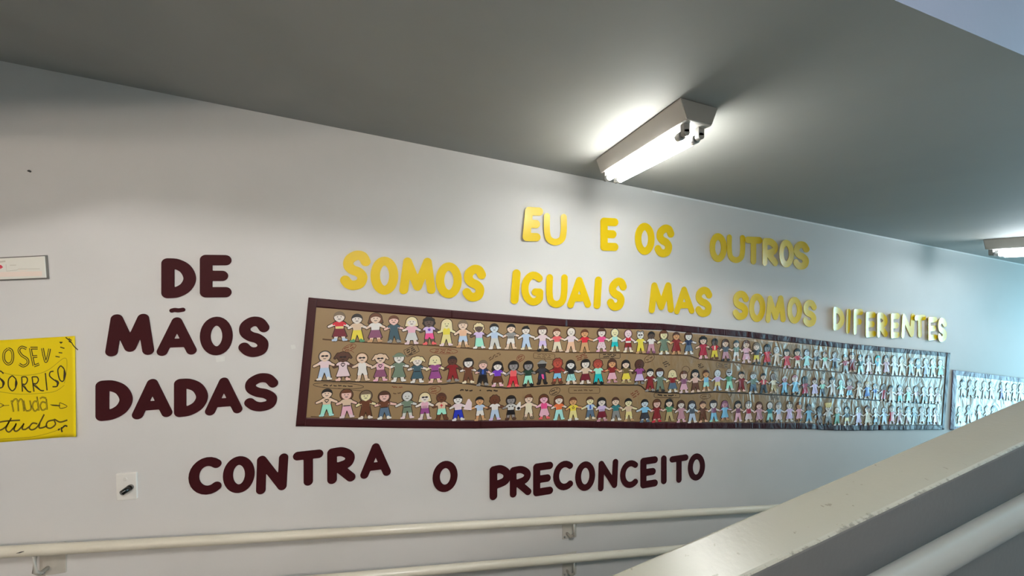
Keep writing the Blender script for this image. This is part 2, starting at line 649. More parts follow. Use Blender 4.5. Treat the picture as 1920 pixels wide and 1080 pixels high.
wr1 = rail('wall_handrail', ZC - 1.221, -0.07, -2.3, XR - 0.1, RK, (-1.5, 0.765, 3.03, 5.3), -1, 'upper cream tube handrail bracketed to the white wall', 0.0)
rail('wall_handrail', ZC - 1.221 - 0.21, -0.07, -2.3, XR - 0.1, RK, (-1.5, 0.765, 3.03, 5.3), -1, 'lower cream tube handrail running below the upper wall rail', 0.0)
pz = zpar(0) - 0.043
rail('parapet_handrail', pz, -1.40, -1.5, XR - 0.1, 0.184, (-0.6, 1.35, 3.3, 5.2), -1, 'grey tube handrail on near side of sloping parapet', -1.335, M_rail2)
u, z = W(38, 1036, 0.09)
MB().tube([(u - 0.012, -0.0895, z - 0.001), (u, -0.09, z + 0.0005), (u + 0.010, -0.0895, z + 0.002)], [0.0006, 0.0022, 0.0008], 8).build('paint_chip', M_chip, wr1)

# ------------------------------------------------------------------ cut-out letters
M_dark = mat('maroon_foam', rgb('34090f', 1.1), 0.6, 0.2)


def foam(nt, b):
    pass


M_yel = mat('yellow_foam', rgb('dab808', 1.08), 0.38, 0.32, coat=0.14, coat_rough=0.25)


def arc(cx, cy, rx, ry, a0, a1, n=18):
    return [(cx + rx * math.cos(math.radians(a0 + (a1 - a0) * i / n)), cy + ry * math.sin(math.radians(a0 + (a1 - a0) * i / n))) for i in range(n + 1)]


def fitx(pl, x0=0.0, x1=1.0):
    xs = [p[0] for p in pl]
    a, b = min(xs), max(xs)
    return [(x0 + (x1 - x0) * (p[0] - a) / (b - a), p[1]) for p in pl]


S_PTS = smooth_line([(1, 0.8), (0.78, 0.97), (0.42, 1.0), (0.08, 0.86), (0.06, 0.66), (0.32, 0.52), (0.68, 0.44), (0.94, 0.28), (0.86, 0.07), (0.5, 0.0), (0.2, 0.05), (0.0, 0.17)])
GLYPH = {
    'A': [[(0, 0), (0.5, 1), (1, 0)], [(0.17, 0.27), (0.83, 0.27)]],
    'C': [fitx(arc(0.5, 0.5, 0.5, 0.5, 52, 308))],
    'D': [smooth_line([(0, 1), (0.4, 0.98), (0.8, 0.82), (1, 0.5), (0.82, 0.2), (0.42, 0.03), (0, 0)]) + [(0, 0), (0, 1)]],
    'E': [[(1, 1), (0, 1), (0, 0), (1, 0)], [(0, 0.51), (0.82, 0.51)]],
    'F': [[(1, 1), (0, 1), (0, 0)], [(0, 0.5), (0.75, 0.5)]],
    'G': [fitx(arc(0.5, 0.5, 0.5, 0.5, 50, 312), 0, 0.96) + [(0.98, 0.36), (0.68, 0.37)]],
    'I': [[(0.5, 0), (0.5, 1)]],
    'M': [[(0, 0), (0.14, 1), (0.5, 0.12), (0.86, 1), (1, 0)]],
    'N': [[(0, 0), (0.04, 1), (0.93, 0.04), (1, 1)]],
    'O': [arc(0.5, 0.5, 0.5, 0.5, 0, 360, 32)],
    'P': [[(0, 0), (0, 1)] + smooth_line([(0, 1), (0.55, 1.0), (1, 0.8), (0.85, 0.52), (0, 0.4)])],
    'R': [[(0, 0), (0, 1)] + smooth_line([(0, 1), (0.55, 1.0), (0.95, 0.8), (0.8, 0.54), (0.1, 0.42)]), [(0.3, 0.45), (1, 0.0)]],
    'S': [S_PTS],
    'T': [[(0, 1), (1, 1)], [(0.5, 1), (0.5, 0)]],
    'U': [smooth_line([(0, 1), (0.0, 0.45), (0.12, 0.12), (0.5, 0.0), (0.88, 0.12), (1.0, 0.45), (1, 1)])],
    '~': [smooth_line([(0, 0.2), (0.25, 0.75), (0.6, 0.3), (1, 0.8)])],
}
RAD = {'G': 0.108, 'O': 0.115, 'A': 0.115, 'M': 0.116, 'R': 0.125, 'P': 0.125, 'S': 0.12, 'U': 0.102, 'N': 0.108, 'C': 0.116, 'D': 0.132, 'E': 0.122}


def letter(ch, box, m, label, group, curl=0.0, lean=0.0, rk=None, thick=0.0025):
    x0, y0, x1, y1 = box
    xc, yc = (x0 + x1) / 2, (y0 + y1) / 2
    sg = (CY - yc) / (3626 - xc)
    cut = abs(sg) * (x1 - x0) * 0.45
    u0, u1 = W(x0, yc)[0], W(x1, yc)[0]
    zt, zb = W(xc, y0 + cut)[1], W(xc, y1 - cut)[1]
    Wd, H = u1 - u0, zt - zb
    r = (rk or RAD.get(ch, 0.125)) * H
    if ch == '~':
        r = 0.40 * H
    r = min(r, Wd * 0.49, H * 0.45)
    ln = lean * H
    st = H / 46.0 if ch != '~' else H / 14
    xs, ys, X, Y = grid(-st * 1.5, Wd + st * 1.5, -st * 1.5, H + st * 1.5, st)
    d = np.full(X.shape, 9e9)
    for pl_ in GLYPH[ch]:
        pts = [(r + sx * (Wd - 2 * r - ln) + ln * sy, r + sy * (H - 2 * r)) for sx, sy in pl_]
        d = np.minimum(d, d_line(X, Y, pts, r))
    if ch == 'D':                                          # squarer left corners
        pass
    sh = contour_fill(d, xs, ys)
    uc, zc = (u0 + u1) / 2, (zt + zb) / 2
    ph = R.uniform(-0.3, 0.3)

    def to3d(x, y, t):
        s = x / Wd
        off = 0.0012 + t + abs(curl) * (0.25 + 1.3 * max(0.0, (1 - s) if curl > 0 else s) ** 3 + 0.25 * math.sin(3.0 * y / H + ph * 8) * s)
        return (u0 + x, -off, zb + y)
    o = solid('cutout_letter' if ch != '~' else 'cutout_tilde', sh, to3d, thick, m)
    me = o.data
    me.transform(Matrix.Translation((-uc, 0.0, -zc)))
    o.location = (uc, 0, zc)
    tag(o, label, 'letter', group)
    return o


def word(text, boxes, m, group, desc, where, curls=None, leans=None, kr=1.0):
    seen = {}
    ordn = ['first', 'second', 'third', 'fourth', 'fifth', 'sixth', 'seventh', 'eighth', 'ninth', 'tenth', 'eleventh']
    for i, (ch, bx) in enumerate(zip(text, boxes)):
        if len(text) == 1:
            lb = f'{desc} cut-out letter {ch} {where}'
        else:
            lb = f'{desc} cut-out letter {ch}, {ordn[i]} letter of {where}'
        letter(ch, bx, m, lb, group, (curls or [0.001] * 20)[i], (leans or [0.0] * 20)[i], RAD.get(ch, 0.12) * kr)


DK, YL = 'dark maroon foam letters', 'yellow foam letters'
word('DE', [(304, 484.5, 368.3, 559), (376, 478, 434.7, 557.6)], M_dark, DK, 'dark maroon', 'the short word DE')
word('MAOS', [(199.3, 587.5, 289.7, 667.7), (295.3, 593.8, 369.3, 666.8), (376, 592.8, 437, 666.8), (448, 593, 505.6, 670)], M_dark, DK, 'dark maroon', 'the word MÃOS')
letter('~', (319, 576.4, 348, 586.5), M_dark, 'small dark maroon tilde above the A of MÃOS', DK, 0.001)
word('DADAS', [(181, 710, 249.7, 789), (249, 708, 323.7, 785.7), (327.7, 707, 390.7, 781.6), (385.6, 705.5, 455, 778.5), (459, 698, 522, 772.5)], M_dark, DK, 'dark maroon', 'the word DADAS')
word('CONTRA', [(354.7, 854, 416, 930), (419, 852, 478, 926.4), (481, 849, 540.8, 926), (550, 841.6, 606.4, 912.7), (614, 835.7, 666.6, 907), (675.8, 827.8, 733, 897)], M_dark, DK, 'dark maroon', 'the word CONTRA')
word('O', [(811, 861, 858, 924.4)], M_dark, DK, 'dark maroon', 'alone between CONTRA and PRECONCEITO')
word('PRECONCEITO', [(917.7, 869.6, 957.3, 937.3), (955.6, 871, 996, 932.3), (999.3, 864.6, 1036.7, 930.2), (1036.7, 861.7, 1074, 921.2), (1078, 862.3, 1115.4, 922), (1120.7, 859.4, 1158.6, 920.6), (1162, 860.8, 1195.6, 916.8), (1200, 854.4, 1232.7, 915.4), (1238, 852.7, 1250, 908), (1254.8, 851, 1289.8, 907), (1289, 847.7, 1321, 902.5)], M_dark, DK, 'dark maroon', 'the word PRECONCEITO', kr=0.93)
word('EU', [(978.8, 388, 1017.8, 453.3), (1019, 400, 1062, 460.8)], M_yel, YL, 'yellow', 'the word EU', [0.006, 0.004], [0.08, 0])
word('E', [(1125, 408.3, 1158.8, 470.8)], M_yel, YL, 'yellow', 'alone between EU and OS', [0.002])
word('OS', [(1189.5, 417.5, 1226.7, 478.3), (1225.5, 420.8, 1264.5, 483)], M_yel, YL, 'yellow', 'the word OS', [0.002, 0.002], [0, 0.1])
word('OUTROS', [(1328.8, 437, 1361.6, 492), (1362, 439.8, 1396, 493.5), (1395, 443.8, 1427.8, 496.5), (1426.5, 447, 1457.8, 499.4), (1457.5, 449.4, 1487, 502), (1486.6, 452.5, 1513.8, 506)], M_yel, YL, 'yellow', 'the word OUTROS', [0.004, 0.002, 0.004, 0.006, 0.007, -0.006])
word('SOMOS', [(636.7, 470, 696.7, 544), (695, 481.3, 747, 552.5), (748.7, 483, 816.7, 551.3), (817, 492, 865.8, 559), (866.3, 496.7, 911.7, 565.3)], M_yel, YL, 'yellow', 'SOMOS before IGUAIS', [0.001, 0.001, 0.001, 0.002, 0.002], [0.1, 0, 0, 0, 0.05])
word('IGUAIS', [(956, 504.9, 976.7, 569.8), (977, 509, 1019, 573), (1023, 514, 1064, 577), (1063, 519, 1107.8, 577.5), (1111.7, 518.4, 1128.6, 579), (1136.4, 520.6, 1175.6, 582.5)], M_yel, YL, 'yellow', 'the word IGUAIS', [0.002] * 6, [0.06, 0, 0.02, 0, 0.05, 0.1])
word('MAS', [(1214.5, 529, 1262.7, 587), (1262.7, 537, 1301, 589), (1302.5, 537.7, 1334.4, 594.6)], M_yel, YL, 'yellow', 'the word MAS', [0.005, 0.003, 0.003])
word('SOMOS', [(1371.5, 545, 1402.4, 600), (1402.4, 550, 1434, 604), (1433, 553.6, 1471.6, 605), (1474, 556.4, 1502.5, 607), (1503, 562, 1529.6, 613)], M_yel, YL, 'yellow', 'SOMOS before DIFERENTES', [0.006, 0.004, 0.005, 0.004, 0.005])
word('DIFERENTES', [(1556.4, 574.7, 1581.8, 619.4), (1581.8, 578.8, 1595, 625.6), (1595, 578.8, 1616.7, 627.4), (1616.7, 583.9, 1640, 632.4), (1639, 585.7, 1662, 632.4), (1663.6, 586.6, 1684.3, 634.3), (1686, 587.3, 1714, 634.3), (1710.6, 590, 1734.7, 633.8), (1733.5, 593.5, 1754.6, 638.4), (1753, 595.3, 1773, 641.6)], M_yel, YL, 'yellow', 'the word DIFERENTES', [0.010, 0.006, 0.009, 0.011, 0.009, 0.011, 0.006, 0.006, 0.011, 0.009], [0, 0.04, 0, 0, 0, 0, 0.05, 0, 0, 0])

# ------------------------------------------------------------------ the mural of paper dolls
M_kraft = mat('kraft_paper', rgb('8a6c4a'), build=kraft, **FILM)
M_bord = mat('maroon_paper', rgb('34090f', 1.1), rough=0.55, spec=0.35, coat=0.12, coat_rough=0.35, build=crumple(0.7))


def hw(u, z):
    """how far the sheet stands off the wall: gentle buckles, larger towards the far end"""
    k = min(1.0, max(0.0, (u - 0.6) / 2.6))
    return 0.0012 * k * (math.sin(u * 21 + 1.5 * math.sin(z * 5)) + 0.8 * math.sin(u * 34 - z * 4 + 1)) + 0.0024 * k


def on_sheet(px, py, t):
    u, z = W(px, py)
    return (u, -(0.002 + hw(u, z) + t), z)


def interp(pts, x):
    xs, ys = zip(*pts)
    return float(np.interp(x, xs, ys))


def strip(name, top, bot, x0, x1, t, m, parent, n=60, rows=6, lx=None, rx=None):
    """a paper strip between two pixel curves; lx, rx shift the lower end of each side"""
    V, Fc = [], []
    for i in range(n + 1):
        s = i / n
        for j in range(rows + 1):
            q = j / rows
            xt = x0[0] + (x1[0] - x0[0]) * s
            xb = x0[1] + (x1[1] - x0[1]) * s
            yt, yb = interp(top, xt), interp(bot, xb)
            V.append(on_sheet(xt + (xb - xt) * q, yt + (yb - yt) * q, t))
    k = len(V)
    V += [(v[0], v[1] + 0.0008, v[2]) for v in V]
    w = rows + 1
    for i in range(n):
        for j in range(rows):
            a = i * w + j
            Fc.append((a, a + 1, a + w + 1, a + w))
            Fc.append((k + a, k + a + w, k + a + w + 1, k + a + 1))
    rim = [i * w for i in range(n + 1)] + [n * w + j for j in range(1, w)] + [i * w + rows for i in range(n - 1, -1, -1)] + [j for j in range(rows - 1, 0, -1)]
    for a, b in zip(rim, rim[1:] + rim[:1]):
        Fc.append((a, b, k + b, k + a))
    o = mesh_obj(name, V, Fc, m, parent, smooth=True)
    bm = bmesh.new()
    bm.from_mesh(o.data)
    bmesh.ops.recalc_face_normals(bm, faces=bm.faces)
    bm.to_mesh(o.data)
    bm.free()
    return o


TO = [(579, 557.6), (848, 581.5), (1061, 598.5), (1240, 606.5), (1400, 621), (1580, 643), (1780, 661.5)]
TI = [(594, 576), (740, 588.5), (900, 601.2), (1080, 613.3), (1240, 618.5), (1400, 632.5), (1580, 652.5), (1773, 668.5)]
BI = [(573, 782.5), (740, 786.5), (900, 788), (1070, 788), (1230, 791.5), (1500, 792.5), (1540, 795.5), (1660, 797), (1766, 797)]
BO = [(555, 798.8), (750, 802.2), (890, 803), (1000, 801), (1070, 801), (1230, 803.5), (1380, 803), (1525, 804), (1540, 806), (1600, 807), (1645, 806), (1766, 804.8)]
uu, zz = W(1150, 700)
mural = empty('mural', (uu, 0, zz))
tag(mural, 'long brown paper mural framed in maroon with three rows of paper dolls', 'mural', 'paper murals on the wall')
strip('kraft_sheet', [(560, 566), (1790, 666)], [(540, 790), (1790, 801)], (588, 565), (1776, 1767), 0.0, M_kraft, mural, 220, 28)
for a, b in ((579, 850), (846, 1063), (1060, 1402), (1399, 1618), (1615, 1779)):
    strip('border_strip', TO, TI, (a, a if a > 580 else 591), (b, b if b < 1770 else 1773), 0.0016 + (0.0006 if a in (846, 1399) else 0), M_bord, mural, max(20, (b - a) // 5))
for a, b in ((555, 905), (900, 1527), (1523, 1649), (1645, 1767)):
    strip('border_strip', BI, BO, (a if a > 560 else 572, a), (b, b), 0.0016 + (0.0006 if a in (900, 1645) else 0), M_bord, mural, max(20, (b - a) // 5))
strip('border_strip', [(570, 557.6), (600, 559.5)], [(550, 798.8), (580, 799)], (579, 555), (595, 573), 0.0026, M_bord, mural, 8, 40)
strip('border_strip', [(1760, 660), (1790, 662)], [(1750, 805), (1780, 805)], (1772.5, 1764), (1779.5, 1768.5), 0.0026, M_bord, mural, 8, 40)


def ribbon(pts, wpx, t, mb, taper=False):
    """a pen stroke through pixel points, wpx pixels wide, drawn on the sheet"""
    n = len(pts)
    L_, R_ = [], []
    for i, p in enumerate(pts):
        a, b = pts[max(i - 1, 0)], pts[min(i + 1, n - 1)]
        dx, dy = b[0] - a[0], b[1] - a[1]
        q = math.hypot(dx, dy) or 1.0
        w = wpx / 2 * (1.0 if not taper else 0.35 + 0.65 * math.sin(math.pi * i / max(1, n - 1)))
        L_.append(on_sheet(p[0] - dy / q * w, p[1] + dx / q * w, t))
        R_.append(on_sheet(p[0] + dy / q * w, p[1] - dx / q * w, t))
    mb.add(L_ + R_, [(i, i + 1, n + i + 1, n + i) for i in range(n - 1)])


M_ink = mat('black_pen', rgb('2a1c14'), 0.6)
M_inkr = mat('red_brown_pen', rgb('7a3820'), 0.6)
M_inkb = mat('brown_pen', rgb('5a4028'), 0.6)
M_inkg = mat('grey_pen', rgb('605850'), 0.6)
G1 = [(605, 636), (700, 642.5), (800, 647), (900, 654.5), (990, 657), (1070, 660.5), (1180, 661.5), (1245, 665), (1290, 666), (1310, 672.5), (1360, 677.5), (1420, 684.5), (1440, 687), (1500, 692), (1640, 702.5), (1700, 705.5), (1765, 708.5)]
G2 = [(590, 713.5), (625, 714.5), (730, 717.5), (790, 721), (830, 720), (858, 717.5), (885, 720.5), (910, 724.5), (950, 727.5), (985, 726), (1060, 720.5), (1130, 721.5), (1200, 722), (1212, 733.5), (1240, 735.5), (1290, 738), (1340, 734.5), (1420, 738.5), (1480, 741.5), (1540, 744.5), (1640, 750), (1760, 757.5)]
G3 = [(583, 780.5), (650, 784), (740, 786.5), (900, 788.5), (1070, 788.5), (1230, 791.5), (1500, 793), (1560, 796.5), (1760, 796.5)]
for g, w, m_ in ((G1, 2.6, M_inkb), (G2, 2.4, M_ink), (G3, 1.8, M_inkb)):
    mb = MB()
    pts = []
    x = g[0][0]
    while x < g[-1][0]:
        pts.append((x, interp(g, x) + R.uniform(-0.3, 0.3)))
        x += 6
    ribbon(pts, w, 0.0003, mb)
    o = mb.build('ground_line', m_, mural)
    tag(o, 'dark drawn line under a row of dolls')


def bubble(cx, cy, w, h, ang, pen, lines, outline='oval', tail=None, wt=1.5):
    c, s = math.cos(math.radians(ang)), math.sin(math.radians(ang))

    def T(x, y):
        return (cx + x * c - y * s, cy + x * s + y * c)
    holder = None
    if outline:
        mb = MB()
        if outline == 'oval':
            P = [T(w / 2 * math.cos(a), h / 2 * math.sin(a)) for a in np.linspace(0, 2 * math.pi, 25)]
        else:
            P = [T(x, y) for x, y in [(-w / 2, -h * 0.3), (-w * 0.47, -h / 2), (w * 0.47, -h / 2), (w / 2, -h * 0.3), (w / 2, h * 0.3), (w * 0.47, h / 2), (-w * 0.47, h / 2), (-w / 2, h * 0.3), (-w / 2, -h * 0.3)]]
        ribbon(P, 0.9, 0.0003, mb)
        if tail:
            ribbon([T(0, h / 2 - 0.5), tail], 0.8, 0.0003, mb)
        holder = mb.build('speech_bubble', pen, mural)
    mb = MB()
    for k in range(lines):
        y = (k - (lines - 1) / 2) * h / (lines + 0.6)
        lw = w * (0.74 if outline else 0.95) * R.uniform(0.8, 1.0)
        x = -lw / 2
        while x < lw / 2 - 1.5:
            wl = min(R.uniform(5, 12), lw / 2 - x)
            P, q = [], 0.0
            while q <= wl:
                P.append(T(x + q, y + R.uniform(-1.0, 1.0)))
                q += 1.1
            if len(P) > 1:
                ribbon(P, wt, 0.0003, mb)
            x += wl + 2.2
    mb.build('handwriting', pen, holder or mural)


for a in [(655, 652, 27, 11, -22, M_inkr, 2, 'oval', (664, 661)), (771.7, 657.5, 27, 14, -25, M_ink, 3, 'box', (758, 668), 1.8), (832, 658, 52, 10.5, 2, M_inkr, 2, 'oval'),
          (927.5, 668, 26, 8, -30, M_inkb, 2, None), (976, 671, 15, 11, -30, M_inkr, 2, 'oval', (971, 681)), (1020, 667.5, 40, 10, 4, M_inkb, 2, 'box', (1024, 678), 1.0),
          (1091, 669, 24, 13, -18, M_inkr, 3, None), (1143, 666.8, 39, 9.5, 0, M_ink, 2, 'box', (1147, 674), 1.7), (1217, 672, 21, 12, -30, M_inkb, 1, 'oval', (1206, 681)),
          (1249, 682, 13, 15, -28, M_ink, 3, None), (1313.5, 685.5, 12, 11, -20, M_ink, 3, None), (1355, 684.5, 26, 9, 4, M_inkg, 2, 'box'), (1285, 693, 14, 13, 0, M_inkb, 0, 'oval'),
          (1452, 692, 16, 8, 3, M_inkg, 2, 'oval'), (1545, 697, 14, 8, -20, M_inkg, 2, None),
          (634.7, 723, 95, 11, 2.5, M_ink, 1, 'oval', (681, 733), 1.8), (745, 725.5, 26, 6, 2, M_inkr, 1, None), (746, 737, 20, 5, -4, M_inkb, 1, None, None, 1.7), (815, 730.5, 23, 13, -12, M_inkr, 2, 'oval', (820, 744)),
          (875, 731.5, 31, 5, 2, M_ink, 1, None, None, 2.4), (900.5, 732, 3, 4, 2, M_ink, 1, None, None, 2.2), (923, 732, 25, 5, 0, M_ink, 1, None, None, 2.4), (1040, 733.5, 21, 13, -25, M_ink, 2, 'oval', (1040, 741)),
          (1095, 731.5, 58, 11, 0, M_inkb, 1, 'box'), (1190.6, 738, 18, 14, -32, M_inkr, 3, None), (1250, 741, 48, 8, 1, M_ink, 1, 'box', (1262, 748), 2.2), (1322, 743, 20, 9, -5, M_inkb, 1, 'oval', (1316, 750)),
          (1452, 745.5, 20, 9, 3, M_inkg, 3, None), (1369, 741, 9, 12, -60, M_inkb, 1, None), (1584, 755, 12, 6, 5, M_inkg, 1, None)]:
    bubble(*a)

# ------------------------------------------------------------------ paper dolls
PAL = dict(white='ece8e4', cream='e8dec4', peach='e2b898', pink='e6b4c6', pale_pink='e8d2d8', hot_pink='e0508c', coral='ea6668', red='c02434', crimson='a21c38', burgundy='641626', dark_red='7c1c20',
           mauve='7e4a68', purple='8a4482', violet='6838ae', lilac='d2bce2', navy='222c4e', blue='3058b0', strong_blue='2030a8', sky='86c8ea', pale_blue='bcd0e8', denim='52687e', dark_teal='324e5a',
           turquoise='18b0b4', aqua='a6dcd8', mint='9ee0ca', green='4e8868', sage='667868', dark_green='1c3428', yellow='ead84c', pale_yellow='ece09a', olive='685630', brown='5c3420', tan='b89068',
           beige='ccb49c', khaki='b2a274', grey='828282', pale_grey='c4c4c2', charcoal='32323a', slate='485260', black='171316', orange='e47444', teal='2a7078', dusty_pink='b88a98',
           fair='ead0bc', pale='e8ded6', rosy='e2bcb2', tanned='c49468', dark_brown='4a2c20', dark='54443e', ashen='848080', yellowish='eae2b4', reddish='a64838', bluish='ccd8e2', soot='262222',
           blond='e6d8ae', grey_brown='6c5c4c', auburn='8a3c30', silver='9c9a98')
PK = 1.25


def pm(c):
    return mat('paper_' + c, rgb(PAL[c], PK), build=crumple(0.7), **FILM)


M_face = mat('face_pen', rgb('282020'), 0.6)
M_edge = mat('drawn_edge', rgb('3c2c1e'), 0.6)

